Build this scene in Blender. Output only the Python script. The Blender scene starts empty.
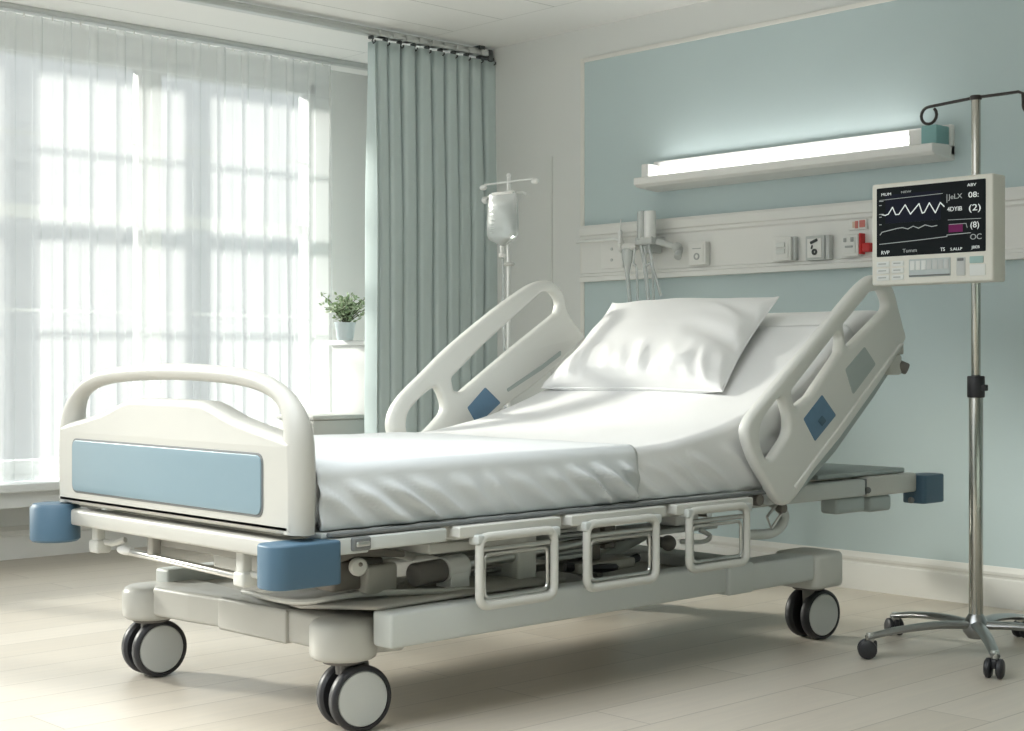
import bpy, bmesh, math, random
from mathutils import Vector, Matrix, noise
random.seed(4)
SC = bpy.context.scene
COL = SC.collection
PI = math.pi

# ------------------------------------------------------------------ materials
def mat(name, col, rough=0.5, metal=0.0, var=0.0, vscale=6.0, bump=0.0, bscale=200.0, spec=0.5, emit=None, estr=0.0, trans=0.0, coat=0.0):
    m = bpy.data.materials.new(name); m.use_nodes = True
    nt = m.node_tree; b = nt.nodes['Principled BSDF']
    b.inputs['Base Color'].default_value = (*col, 1)
    b.inputs['Roughness'].default_value = rough
    b.inputs['Metallic'].default_value = metal
    b.inputs['Specular IOR Level'].default_value = spec
    b.inputs['Transmission Weight'].default_value = trans
    b.inputs['Coat Weight'].default_value = coat
    if emit:
        b.inputs['Emission Color'].default_value = (*emit, 1); b.inputs['Emission Strength'].default_value = estr
    tc = nt.nodes.new('ShaderNodeTexCoord')
    if var > 0:
        n = nt.nodes.new('ShaderNodeTexNoise'); n.inputs['Scale'].default_value = vscale; n.inputs['Detail'].default_value = 4
        nt.links.new(tc.outputs['Object'], n.inputs['Vector'])
        r = nt.nodes.new('ShaderNodeMapRange'); r.inputs['To Min'].default_value = 1 - var; r.inputs['To Max'].default_value = 1 + var
        nt.links.new(n.outputs['Fac'], r.inputs['Value'])
        mx = nt.nodes.new('ShaderNodeVectorMath'); mx.operation = 'SCALE'; mx.inputs[0].default_value = col
        nt.links.new(r.outputs['Result'], mx.inputs['Scale']); nt.links.new(mx.outputs['Vector'], b.inputs['Base Color'])
    if bump > 0:
        n2 = nt.nodes.new('ShaderNodeTexNoise'); n2.inputs['Scale'].default_value = bscale; n2.inputs['Detail'].default_value = 3
        nt.links.new(tc.outputs['Object'], n2.inputs['Vector'])
        bp = nt.nodes.new('ShaderNodeBump'); bp.inputs['Strength'].default_value = bump; bp.inputs['Distance'].default_value = 0.004
        nt.links.new(n2.outputs['Fac'], bp.inputs['Height']); nt.links.new(bp.outputs['Normal'], b.inputs['Normal'])
    return m

def mat_sheer(name, op_lo, op_hi):
    m = bpy.data.materials.new(name); m.use_nodes = True
    nt = m.node_tree; nt.nodes.clear()
    out = nt.nodes.new('ShaderNodeOutputMaterial')
    tr = nt.nodes.new('ShaderNodeBsdfTransparent'); tr.inputs[0].default_value = (0.97, 0.985, 0.985, 1)
    tl = nt.nodes.new('ShaderNodeBsdfTranslucent'); tl.inputs[0].default_value = (0.60, 0.62, 0.625, 1)
    df = nt.nodes.new('ShaderNodeBsdfDiffuse'); df.inputs[0].default_value = (0.84, 0.86, 0.86, 1)
    m1 = nt.nodes.new('ShaderNodeMixShader'); m1.inputs[0].default_value = 0.70
    m2 = nt.nodes.new('ShaderNodeMixShader')
    tc = nt.nodes.new('ShaderNodeTexCoord'); n = nt.nodes.new('ShaderNodeTexNoise'); n.inputs['Scale'].default_value = 3
    nt.links.new(tc.outputs['Object'], n.inputs['Vector'])
    r = nt.nodes.new('ShaderNodeMapRange'); r.inputs['To Min'].default_value = op_lo; r.inputs['To Max'].default_value = op_hi
    nt.links.new(n.outputs['Fac'], r.inputs['Value']); nt.links.new(r.outputs['Result'], m2.inputs[0])
    nt.links.new(tl.outputs[0], m1.inputs[1]); nt.links.new(df.outputs[0], m1.inputs[2])
    nt.links.new(tr.outputs[0], m2.inputs[1]); nt.links.new(m1.outputs[0], m2.inputs[2]); nt.links.new(m2.outputs[0], out.inputs[0])
    return m

def mat_clear(name, col, gloss=0.08, rough=0.05, milky=0.0):
    m = bpy.data.materials.new(name); m.use_nodes = True
    nt = m.node_tree; nt.nodes.clear()
    out = nt.nodes.new('ShaderNodeOutputMaterial')
    tr = nt.nodes.new('ShaderNodeBsdfTransparent'); tr.inputs[0].default_value = (*col, 1)
    gl = nt.nodes.new('ShaderNodeBsdfGlossy'); gl.inputs['Roughness'].default_value = rough
    df = nt.nodes.new('ShaderNodeBsdfDiffuse'); df.inputs[0].default_value = (0.85, 0.88, 0.87, 1)
    lw = nt.nodes.new('ShaderNodeLayerWeight'); lw.inputs['Blend'].default_value = 0.3
    ad = nt.nodes.new('ShaderNodeMath'); ad.operation = 'MULTIPLY_ADD'; ad.inputs[1].default_value = 0.5; ad.inputs[2].default_value = gloss
    nt.links.new(lw.outputs['Fresnel'], ad.inputs[0])
    m0 = nt.nodes.new('ShaderNodeMixShader'); m0.inputs[0].default_value = milky
    nt.links.new(tr.outputs[0], m0.inputs[1]); nt.links.new(df.outputs[0], m0.inputs[2])
    m1 = nt.nodes.new('ShaderNodeMixShader'); nt.links.new(ad.outputs[0], m1.inputs[0])
    nt.links.new(m0.outputs[0], m1.inputs[1]); nt.links.new(gl.outputs[0], m1.inputs[2]); nt.links.new(m1.outputs[0], out.inputs[0])
    return m

def mat_floor():
    m = bpy.data.materials.new('pale_oak_planks'); m.use_nodes = True
    nt = m.node_tree; b = nt.nodes['Principled BSDF']; L = nt.links.new
    tc = nt.nodes.new('ShaderNodeTexCoord'); sx = nt.nodes.new('ShaderNodeSeparateXYZ'); L(tc.outputs['Object'], sx.inputs[0])
    cx = nt.nodes.new('ShaderNodeCombineXYZ'); L(sx.outputs['Y'], cx.inputs['X']); L(sx.outputs['X'], cx.inputs['Y'])
    br = nt.nodes.new('ShaderNodeTexBrick'); L(cx.outputs[0], br.inputs['Vector'])
    br.inputs['Scale'].default_value = 1; br.inputs['Brick Width'].default_value = 1.9; br.inputs['Row Height'].default_value = 0.21
    br.inputs['Mortar Size'].default_value = 0.0022; br.inputs['Mortar Smooth'].default_value = 0.5; br.inputs['Bias'].default_value = 0
    br.inputs['Color1'].default_value = (0.615, 0.56, 0.48, 1); br.inputs['Color2'].default_value = (0.555, 0.50, 0.42, 1)
    br.inputs['Mortar'].default_value = (0.34, 0.30, 0.25, 1); br.offset = 0.37
    mp = nt.nodes.new('ShaderNodeMapping'); L(cx.outputs[0], mp.inputs['Vector']); mp.inputs['Scale'].default_value = (1.6, 26, 1)
    n = nt.nodes.new('ShaderNodeTexNoise'); n.inputs['Scale'].default_value = 1.5; n.inputs['Detail'].default_value = 6; n.inputs['Distortion'].default_value = 0.6
    L(mp.outputs[0], n.inputs['Vector'])
    mr = nt.nodes.new('ShaderNodeMapRange'); mr.inputs['To Min'].default_value = 0.86; mr.inputs['To Max'].default_value = 1.13; L(n.outputs['Fac'], mr.inputs['Value'])
    sc = nt.nodes.new('ShaderNodeVectorMath'); sc.operation = 'SCALE'; L(br.outputs['Color'], sc.inputs[0]); L(mr.outputs[0], sc.inputs['Scale'])
    L(sc.outputs['Vector'], b.inputs['Base Color'])
    r2 = nt.nodes.new('ShaderNodeMapRange'); r2.inputs['To Min'].default_value = 0.3; r2.inputs['To Max'].default_value = 0.48; L(n.outputs['Fac'], r2.inputs['Value'])
    L(r2.outputs[0], b.inputs['Roughness'])
    bp = nt.nodes.new('ShaderNodeBump'); bp.inputs['Strength'].default_value = 0.15; bp.inputs['Distance'].default_value = 0.002
    L(br.outputs['Fac'], bp.inputs['Height']); bp.invert = True; L(bp.outputs[0], b.inputs['Normal'])
    return m

def mat_ceiling():
    m = bpy.data.materials.new('ceiling_panels'); m.use_nodes = True
    nt = m.node_tree; b = nt.nodes['Principled BSDF']; L = nt.links.new
    tc = nt.nodes.new('ShaderNodeTexCoord'); sx = nt.nodes.new('ShaderNodeSeparateXYZ'); L(tc.outputs['Object'], sx.inputs[0])
    def M(op, a, v, c=None):
        k = nt.nodes.new('ShaderNodeMath'); k.operation = op
        for i, q in enumerate((a, v, c)):
            if q is None: continue
            if isinstance(q, (int, float)): k.inputs[i].default_value = q
            else: L(q, k.inputs[i])
        return k.outputs[0]
    fx = M('FRACT', M('DIVIDE', M('ADD', sx.outputs['X'], 5.54 + 37.5), 0.375), 0)
    lx = M('LESS_THAN', fx, 0.02)
    ly = M('LESS_THAN', sx.outputs['Y'], 5.15)
    yy = M('LESS_THAN', M('ABSOLUTE', M('SUBTRACT', sx.outputs['Y'], 5.15), 0), 0.004)
    f = M('MAXIMUM', M('MULTIPLY', lx, ly), M('MULTIPLY', yy, 0.5))
    mx = nt.nodes.new('ShaderNodeMix'); mx.data_type = 'RGBA'; L(f, mx.inputs[0])
    mx.inputs[6].default_value = (0.88, 0.88, 0.865, 1); mx.inputs[7].default_value = (0.58, 0.59, 0.57, 1)
    L(mx.outputs[2], b.inputs['Base Color']); b.inputs['Roughness'].default_value = 0.85
    return m

CREAM = mat('warm_white_plastic', (0.50, 0.492, 0.452), 0.38, var=0.02, bump=0.02, bscale=400)
RAILW = mat('white_side_rail_plastic', (0.72, 0.725, 0.69), 0.36, var=0.02, bump=0.02, bscale=400)
CREAM2 = mat('pale_painted_steel', (0.60, 0.60, 0.56), 0.42, var=0.03)
GREYP = mat('pale_grey_painted_steel', (0.55, 0.575, 0.555), 0.45, var=0.03)
WHITEP = mat('white_plastic', (0.80, 0.80, 0.775), 0.35, var=0.015)
BLUEP = mat('powder_blue_plastic', (0.205, 0.29, 0.335), 0.3, var=0.02)
BUMPB = mat('steel_blue_rubber', (0.062, 0.125, 0.185), 0.5, var=0.05, bump=0.05)
LABELB = mat('blue_sticker', (0.11, 0.21, 0.32), 0.45, var=0.12, vscale=30)
RECESS = mat('grey_green_recess', (0.40, 0.45, 0.44), 0.5, var=0.03)
SEAL = mat('dark_grey_seal', (0.16, 0.17, 0.17), 0.6, var=0.05)
DARKM = mat('dark_bronze_steel', (0.17, 0.155, 0.135), 0.45, 0.3, var=0.1)
TRAYM = mat('taupe_cover_plastic', (0.40, 0.385, 0.345), 0.5, var=0.05)
STEEL = mat('brushed_steel', (0.62, 0.62, 0.60), 0.28, 1.0, var=0.05, vscale=20)
POLEM = mat('polished_steel', (0.50, 0.495, 0.455), 0.22, 1.0, var=0.04)
LEGM = mat('satin_steel', (0.36, 0.37, 0.37), 0.3, 1.0, var=0.05)
WIREM = mat('black_wire', (0.035, 0.03, 0.028), 0.35, 0.3, var=0.1)
RUBBER = mat('black_rubber', (0.022, 0.022, 0.026), 0.45, var=0.15)
RUBBERG = mat('grey_rubber', (0.16, 0.15, 0.14), 0.55, var=0.1)
HUBM = mat('light_grey_hub', (0.56, 0.575, 0.56), 0.4, var=0.02)
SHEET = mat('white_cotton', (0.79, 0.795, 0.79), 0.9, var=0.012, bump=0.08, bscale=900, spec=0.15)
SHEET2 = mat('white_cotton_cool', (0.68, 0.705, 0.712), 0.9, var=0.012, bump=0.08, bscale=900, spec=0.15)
MATT = mat('mattress_cover', (0.86, 0.86, 0.85), 0.8, var=0.01, spec=0.2)
PILLOWM = mat('pillow_cotton', (0.86, 0.86, 0.855), 0.9, var=0.008, bump=0.06, bscale=900, spec=0.15)
WALLM = mat('off_white_paint', (0.765, 0.78, 0.765), 0.85, var=0.02, vscale=1.5, bump=0.03, bscale=300)
PANELM = mat('duck_egg_blue_paint', (0.535, 0.64, 0.655), 0.75, var=0.03, vscale=1.2, bump=0.03, bscale=300)
DIMWALL = mat('dim_unseen_wall', (0.24, 0.30, 0.29), 0.85, var=0.02, vscale=1.5)  # invented dark tone for the unseen walls, keeps bounced light low
TRIMM = mat('white_gloss_trim', (0.80, 0.79, 0.75), 0.45, var=0.015)
WINM = mat('white_window_paint', (0.74, 0.76, 0.76), 0.5, var=0.02)
CURT = mat('sage_blue_curtain_cloth', (0.59, 0.68, 0.68), 0.9, var=0.03, vscale=8, bump=0.1, bscale=700, spec=0.15)
RAILM = mat('grey_aluminium_rail', (0.60, 0.62, 0.61), 0.35, 0.5, var=0.05)
HOOKM = mat('dark_curtain_hook', (0.09, 0.10, 0.10), 0.4, 0.5, var=0.1)
SHEER = mat_sheer('sheer_voile', 0.56, 0.62)
SHEERH = mat_sheer('sheer_heading', 0.60, 0.66)
GLASS = mat_clear('window_glass', (0.98, 0.99, 0.99), 0.03)
BAGM = mat_clear('clear_bag_film', (0.98, 0.99, 0.985), 0.10, 0.3, 0.26)
FLUID = mat_clear('saline', (0.95, 0.97, 0.97), 0.05, 0.1, 0.05)
TUBEM = mat_clear('clear_pvc_tube', (0.92, 0.95, 0.95), 0.10, 0.15, 0.45)
PALEP = mat('pale_metal_pole', (0.86, 0.87, 0.86), 0.35, 0.2, var=0.02)
SCREEN = mat('dark_lcd', (0.008, 0.011, 0.013), 0.35, spec=0.12, var=0.1, vscale=12)
SCREENB = mat('navy_lcd_band', (0.010, 0.012, 0.024), 0.35, spec=0.12, var=0.1)
TRACE = mat('white_trace', (0.4, 0.43, 0.42), 0.5, emit=(0.80, 0.86, 0.83), estr=0.42, var=0.02)
TRACEG = mat('dim_trace', (0.2, 0.22, 0.21), 0.5, emit=(0.62, 0.68, 0.66), estr=0.24, var=0.02)
MAGEN = mat('magenta_readout', (0.06, 0.008, 0.04), 0.5, spec=0.1, emit=(0.30, 0.04, 0.17), estr=0.20, var=0.1)
BTNA = mat('pale_button', (0.74, 0.76, 0.74), 0.5, var=0.02)
BTNG = mat('grey_button_panel', (0.50, 0.55, 0.55), 0.5, var=0.06, vscale=60)
BTNT = mat('teal_button', (0.34, 0.50, 0.48), 0.5, var=0.05)
LEGEND = mat('grey_print', (0.42, 0.44, 0.43), 0.6, var=0.05)
BEZEL = mat('ivory_monitor_plastic', (0.74, 0.73, 0.665), 0.4, var=0.015)
REDP = mat('red_plastic', (0.55, 0.02, 0.02), 0.4, var=0.05)
REDL = mat('faded_red_print', (0.62, 0.20, 0.17), 0.5, var=0.05)
TANP = mat('faded_tan_print', (0.72, 0.58, 0.45), 0.5, var=0.05)
SOCKG = mat('socket_grey', (0.55, 0.57, 0.56), 0.4, var=0.03)
SOCKD = mat('socket_black', (0.03, 0.035, 0.035), 0.4, var=0.1)
LAMP = mat('lit_diffuser', (0.9, 0.9, 0.9), 0.5, emit=(1.0, 0.985, 0.95), estr=5.0, var=0.01)
LAMPW = mat('lamp_housing', (0.82, 0.82, 0.80), 0.4, var=0.015)
TEALP = mat('teal_end_plastic', (0.22, 0.42, 0.42), 0.4, var=0.04)
LEAF = mat('soft_green_leaf', (0.33, 0.44, 0.25), 0.6, var=0.2, vscale=40)
LEAFP = mat('pale_green_leaf', (0.50, 0.58, 0.40), 0.6, var=0.2, vscale=40)
STEMM = mat('dark_stem', (0.10, 0.11, 0.06), 0.7, var=0.1)
POTM = mat('pale_blue_glaze', (0.66, 0.73, 0.76), 0.3, var=0.03)
SOIL = mat('soil', (0.08, 0.06, 0.045), 0.95, var=0.2)
PLINM = mat('white_plinth_paint', (0.76, 0.77, 0.755), 0.6, var=0.015)
LEDGEM = mat('warm_grey_laminate', (0.62, 0.62, 0.59), 0.5, var=0.02)
FLOORM = mat_floor(); CEILM = mat_ceiling()

# ------------------------------------------------------------------ objects
ORG = {}
def tag(o, label=None, cat=None, group=None, kind=None):
    if label: o['label'] = label
    if cat: o['category'] = cat
    if group: o['group'] = group
    if kind: o['kind'] = kind
    return o
def thing(name, loc, label, cat, group=None):
    o = bpy.data.objects.new(name, None); COL.objects.link(o); o.location = loc; o.empty_display_size = 0.1
    ORG[o.name] = Vector(loc)
    return tag(o, label, cat, group)
def struct(o): o['kind'] = 'structure'; return o

def finish(me, name, m, parent=None, smooth=40, label=None):
    o = bpy.data.objects.new(name, me); COL.objects.link(o)
    if parent is not None:
        og = ORG[parent.name]; o.parent = parent
        ORG[o.name] = og
    else:
        xs = [v.co.x for v in me.vertices]; ys = [v.co.y for v in me.vertices]; zs = [v.co.z for v in me.vertices]
        og = Vector(((min(xs) + max(xs)) / 2, (min(ys) + max(ys)) / 2, min(zs))) if xs else Vector()
        o.location = og; ORG[o.name] = og
    if m.name in ('pale_oak_planks', 'ceiling_panels') and parent is None:
        o.location = (0, 0, 0); ORG[o.name] = Vector()
    else:
        me.transform(Matrix.Translation(-og))
    me.materials.clear(); me.materials.append(m)
    if smooth:
        me.shade_smooth(); me.set_sharp_from_angle(angle=math.radians(smooth))
    me.update()
    if label: o['label'] = label
    return o

class MB:
    """collects shapes in world coordinates; build() links them as ONE mesh object"""
    def __init__(s): s.bm = bmesh.new()
    def _add(s, bm, M=None):
        if M is not None: bmesh.ops.transform(bm, matrix=M, verts=bm.verts)
        t = bpy.data.meshes.new('t'); bm.to_mesh(t); bm.free(); s.bm.from_mesh(t); bpy.data.meshes.remove(t)
        return s
    def box(s, x0, x1, y0, y1, z0, z1, bev=0.0, seg=3, M=None):
        bm = bmesh.new(); bmesh.ops.create_cube(bm, size=1)
        T = Matrix.Translation(((x0 + x1) / 2, (y0 + y1) / 2, (z0 + z1) / 2)) @ Matrix.Diagonal((abs(x1 - x0), abs(y1 - y0), abs(z1 - z0), 1))
        bmesh.ops.transform(bm, matrix=T, verts=bm.verts)
        if bev: bmesh.ops.bevel(bm, geom=list(bm.edges), offset=min(bev, 0.49 * min(abs(x1 - x0), abs(y1 - y0), abs(z1 - z0))), segments=seg, profile=0.5, affect='EDGES', clamp_overlap=True)
        return s._add(bm, M)
    def obox(s, c, size, R, bev=0.0, seg=3):
        """oriented box: R is a 3x3 or an Euler z / axis matrix"""
        sx, sy, sz = size
        return s.box(-sx / 2, sx / 2, -sy / 2, sy / 2, -sz / 2, sz / 2, bev, seg, Matrix.Translation(c) @ R.to_4x4())
    def tube(s, pts, r, seg=10, closed=False, cap=True, ell=None, up=None):
        pts = [Vector(p) for p in pts]; n = len(pts); bm = bmesh.new(); rings = []
        rs = r if isinstance(r, (list, tuple)) else [r] * n
        prev = None
        for i, p in enumerate(pts):
            a = pts[(i - 1) % n] if (closed or i > 0) else p
            b = pts[(i + 1) % n] if (closed or i < n - 1) else p
            t = (b - a).normalized()
            if up is not None:
                u = Vector(up); u = (u - t * u.dot(t)).normalized()
            elif prev is None:
                u = t.orthogonal().normalized()
            else:
                u = (prev - t * prev.dot(t)).normalized()
            prev = u; w = t.cross(u)
            e1, e2 = ell if ell else (1, 1)
            rings.append([bm.verts.new(p + u * (math.cos(2 * PI * k / seg) * rs[i] * e1) + w * (math.sin(2 * PI * k / seg) * rs[i] * e2)) for k in range(seg)])
        m = n if closed else n - 1
        for i in range(m):
            A, B = rings[i], rings[(i + 1) % n]
            off = 0
            if closed and i == n - 1:
                off = min(range(seg), key=lambda k: (A[0].co - B[k].co).length)
            for k in range(seg):
                bm.faces.new((A[k], A[(k + 1) % seg], B[(k + 1 + off) % seg], B[(k + off) % seg]))
        if cap and not closed:
            bm.faces.new(rings[0][::-1]); bm.faces.new(rings[-1])
        bmesh.ops.recalc_face_normals(bm, faces=bm.faces)
        return s._add(bm)
    def lathe(s, prof, c, axis=(0, 0, 1), seg=32):
        """prof: list of (radius, height along axis)"""
        ax = Vector(axis).normalized(); q = Vector((0, 0, 1)).rotation_difference(ax).to_matrix().to_4x4()
        bm = bmesh.new(); rings = []
        for r, h in prof:
            if r < 1e-6: rings.append([bm.verts.new((0, 0, h))])
            else: rings.append([bm.verts.new((r * math.cos(2 * PI * k / seg), r * math.sin(2 * PI * k / seg), h)) for k in range(seg)])
        for A, B in zip(rings[:-1], rings[1:]):
            for k in range(seg):
                a0, a1 = A[k % len(A)], A[(k + 1) % len(A)]; b0, b1 = B[k % len(B)], B[(k + 1) % len(B)]
                v = []
                for x in (a0, a1, b1, b0):
                    if x not in v: v.append(x)
                if len(v) > 2:
                    try: bm.faces.new(v)
                    except ValueError: pass
        for R in (rings[0], rings[-1]):
            if len(R) > 2:
                try: bm.faces.new(R)
                except ValueError: pass
        bmesh.ops.recalc_face_normals(bm, faces=bm.faces)
        return s._add(bm, Matrix.Translation(c) @ q)
    def cyl(s, p0, p1, r, bev=0.0, seg=24):
        p0, p1 = Vector(p0), Vector(p1); L = (p1 - p0).length
        b = min(bev, L * 0.45, r * 0.9)
        prof = [(0, 0), (r - b, 0)] + ([(r - b * 0.3, b * 0.3), (r, b), (r, L - b), (r - b * 0.3, L - b * 0.3)] if b else [(r, 0), (r, L)]) + [(r - b, L), (0, L)]
        return s.lathe(prof, p0, p1 - p0, seg)
    def ball(s, c, r, sc=(1, 1, 1)):
        bm = bmesh.new(); bmesh.ops.create_uvsphere(bm, u_segments=20, v_segments=12, radius=r)
        return s._add(bm, Matrix.Translation(c) @ Matrix.Diagonal((*sc, 1)))
    def board(s, outer, holes, axis, pos, thick, bev, res=3):
        """flat board with rounded edges; outline (a,b): axis 'Y' -> (X,Z) facing -Y, axis 'X' -> (Y,Z) facing +X, axis 'Z' -> (X,Y)"""
        cu = bpy.data.curves.new('b', 'CURVE'); cu.dimensions = '2D'; cu.fill_mode = 'BOTH'
        for pl in [outer] + list(holes):
            sp = cu.splines.new('POLY'); sp.points.add(len(pl) - 1); sp.use_cyclic_u = True
            for p, q in zip(sp.points, pl): p.co = (q[0], q[1], 0, 1)
        cu.extrude = max(thick / 2 - bev, 0.0001); cu.bevel_depth = bev; cu.bevel_resolution = res; cu.offset = -bev
        ob = bpy.data.objects.new('b', cu); COL.objects.link(ob); bpy.context.view_layer.update()
        me = bpy.data.meshes.new_from_object(ob.evaluated_get(bpy.context.evaluated_depsgraph_get()))
        bpy.data.objects.remove(ob); bpy.data.curves.remove(cu)
        M = {'Y': Matrix(((1, 0, 0, 0), (0, 0, -1, pos), (0, 1, 0, 0), (0, 0, 0, 1))),
             'X': Matrix(((0, 0, 1, pos), (1, 0, 0, 0), (0, 1, 0, 0), (0, 0, 0, 1))),
             'Z': Matrix(((1, 0, 0, 0), (0, 1, 0, 0), (0, 0, 1, pos), (0, 0, 0, 1)))}[axis]
        me.transform(M); bm = bmesh.new(); bm.from_mesh(me); bpy.data.meshes.remove(me)
        bmesh.ops.remove_doubles(bm, verts=bm.verts, dist=1e-5)
        bmesh.ops.recalc_face_normals(bm, faces=bm.faces)
        return s._add(bm)
    def grid(s, P, closed_u=False, closed_v=False):
        bm = bmesh.new(); V = [[bm.verts.new(p) for p in row] for row in P]
        n, m = len(V), len(V[0])
        for i in range(n if closed_u else n - 1):
            for j in range(m if closed_v else m - 1):
                bm.faces.new((V[i][j], V[(i + 1) % n][j], V[(i + 1) % n][(j + 1) % m], V[i][(j + 1) % m]))
        return s._add(bm)
    def build(s, name, m, parent=None, smooth=40, label=None):
        me = bpy.data.meshes.new(name); s.bm.to_mesh(me); s.bm.free()
        return finish(me, name, m, parent, smooth, label)

def fillet(pts, rad, seg=6):
    """rounded polygon; rad one radius or a list"""
    out = []; n = len(pts)
    for i in range(n):
        r = rad[i] if isinstance(rad, (list, tuple)) else rad
        p = Vector(pts[i]); a = Vector(pts[i - 1]); b = Vector(pts[(i + 1) % n])
        da, db = (a - p), (b - p); la, lb = da.length, db.length
        da.normalize(); db.normalize(); ang = da.angle(db)
        if r <= 0 or ang > PI - 0.06: out.append((p.x, p.y)); continue
        t = min(r / math.tan(ang / 2), 0.46 * la, 0.46 * lb)
        p0, p1 = p + da * t, p + db * t
        for k in range(seg + 1):
            u = k / seg; q = p0 * (1 - u) ** 2 + p * (2 * u * (1 - u)) + p1 * u * u
            out.append((q.x, q.y))
    return out
def catmull(pts, n=8, closed=False):
    P = [Vector(p) for p in pts]; out = []; N = len(P)
    for i in range(N if closed else N - 1):
        if closed: p0, p1, p2, p3 = P[i - 1], P[i], P[(i + 1) % N], P[(i + 2) % N]
        else: p0, p1, p2, p3 = P[max(i - 1, 0)], P[i], P[i + 1], P[min(i + 2, N - 1)]
        for k in range(n):
            t = k / n
            out.append(0.5 * ((2 * p1) + (p2 - p0) * t + (2 * p0 - 5 * p1 + 4 * p2 - p3) * t * t + (3 * p1 - p0 - 3 * p2 + p3) * t ** 3))
    if not closed: out.append(P[-1])
    return out
def rrect(x0, x1, y0, y1, r): return fillet([(x0, y0), (x1, y0), (x1, y1), (x0, y1)], r)
def interp(tab, x):
    if x <= tab[0][0]: return tab[0][1]
    for (a, b), (c, d) in zip(tab[:-1], tab[1:]):
        if x <= c: return b + (d - b) * (x - a) / (c - a)
    return tab[-1][1]
def sstep(a, b, x):
    t = min(max((x - a) / (b - a), 0), 1); return t * t * (3 - 2 * t)
def fbm(x, y, z=0.0): return noise.fractal(Vector((x, y, z)), 1.0, 2.0, 3)

# ------------------------------------------------------------------ room
HW = 5.6; WW = -7.2; CZ = 2.72; XR = 2.4; YB = -2.6
b = MB(); b.box(WW - .2, XR, YB, HW + .15, -.12, 0); struct(b.build('floor', FLOORM, smooth=0))
b = MB(); b.box(WW - .2, -4.0, YB, HW + .15, CZ, CZ + .12); b.box(-4.0, XR, 2.4, HW + .15, CZ, CZ + .12); b.box(-1.6, XR, YB, 2.4, CZ, CZ + .12); struct(b.build('ceiling', CEILM, smooth=0))  # gap in the unseen part is shaped to let sky light fall in
b = MB(); b.box(WW - .2, XR, HW, HW + .15, 0, CZ); struct(b.build('wall_back', WALLM, smooth=0))
b = MB(); b.box(XR, XR + .15, YB, HW + .15, 0, CZ); struct(b.build('added_wall_right', DIMWALL, smooth=0))  # unseen wall, added to cut the fill light from the right
b = MB(); b.box(-3.1, XR, YB - .15, YB, 0, CZ); struct(b.build('added_wall_front', DIMWALL, smooth=0))  # unseen part wall added behind the camera, its width holds back daylight
WY0, WY1, WZ0, WZ1 = 0.05, 5.22, 0.42, 2.62
b = MB(); b.box(WW - .2, WW, YB, HW, 0, WZ0); b.box(WW - .2, WW, YB, HW, WZ1, CZ); b.box(WW - .2, WW, WY1, HW, WZ0, WZ1); b.box(WW - .2, WW, YB, WY0, WZ0, WZ1)
struct(b.build('wall_left', WALLM, smooth=0))
# blue painted panel on the head wall with its white frame
b = MB(); b.box(-5.385, XR, HW - .008, HW, .15, 2.54); struct(b.build('trim_1', PANELM, smooth=0))
b = MB(); b.box(-5.410, -5.384, HW - .014, HW, .15, 2.562, .003); b.box(-5.384, XR, HW - .014, HW, 2.54, 2.562, .003); struct(b.build('trim_2', TRIMM))
b = MB(); b.box(-5.637, -5.625, HW - .010, HW, .15, 2.08, .003); struct(b.build('trim_3', WALLM))
def skirting(name, along, lo, hi, face, sgn):
    prof = [(0, 0), (.022, 0), (.022, .108), (.020, .113), (.014, .118), (.014, .126), (.018, .131), (.018, .142), (.010, .152), (.004, .163), (0, .165)]
    P = []
    for t in (lo, hi):
        P.append([((t, face + sgn * d, z) if along == 'X' else (face + sgn * d, t, z)) for d, z in prof])
    bb = MB(); bb.grid(P); bmesh.ops.recalc_face_normals(bb.bm, faces=bb.bm.faces); struct(bb.build(name, TRIMM, smooth=25))
skirting('baseboard_back', 'X', WW, XR, HW - .006, -1)
skirting('baseboard_left', 'Y', YB, HW, WW, 1)
# window: frame, glazing bars and one pane per light
w = bpy.data.objects.new('window_1', None); COL.objects.link(w); w.location = (WW, (WY0 + WY1) / 2, WZ0); ORG['window_1'] = Vector(w.location); struct(w)
YM = [0.12, 1.06, 1.18, 2.09, 2.21, 3.06, 3.20, 4.066, 4.206, 5.17]
b = MB()
fx0, fx1 = WW - .13, WW - .02
b.box(fx0, fx1, WY0, WY0 + .07, WZ0, WZ1, .006); b.box(fx0, fx1, YM[9], WY1, WZ0, WZ1, .006)
b.box(fx0, fx1, WY0, WY1, WZ1 - .06, WZ1, .006); b.box(fx0, fx1, WY0, WY1, WZ0, WZ0 + .07, .006)
for k in (1, 3, 5, 7): b.box(fx0 + .02, fx1 - .02, YM[k], YM[k + 1], WZ0, WZ1, .008)
b.build('window_frame', WINM, w)
b = MB()
for k in (0, 2, 4, 6, 8): b.box(fx0 + .03, fx1 - .03, YM[k], YM[k + 1], 1.725, 1.795, .006)
b.build('transom', WINM, w)
for k in (0, 2, 4, 6, 8):
    b = MB()
    for z in (2.16, 1.255): b.box(fx0 + .045, fx0 + .072, YM[k], YM[k + 1], z - .008, z + .008, .003)
    b.build('glazing_bar', WINM, w)
    b = MB(); b.box(fx0 + .055, fx0 + .061, YM[k], YM[k + 1], WZ0 + .06, WZ1 - .05); b.build('pane', GLASS, w, smooth=0)
b = MB(); b.box(WW - .02, -6.84, WY0 - .4, WY1 + .02, .365, .405, .006); b.box(WW - .02, -6.90, WY0 - .4, WY1 + .02, .285, .365, .004)
struct(b.build('trim_4', WINM))

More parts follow.
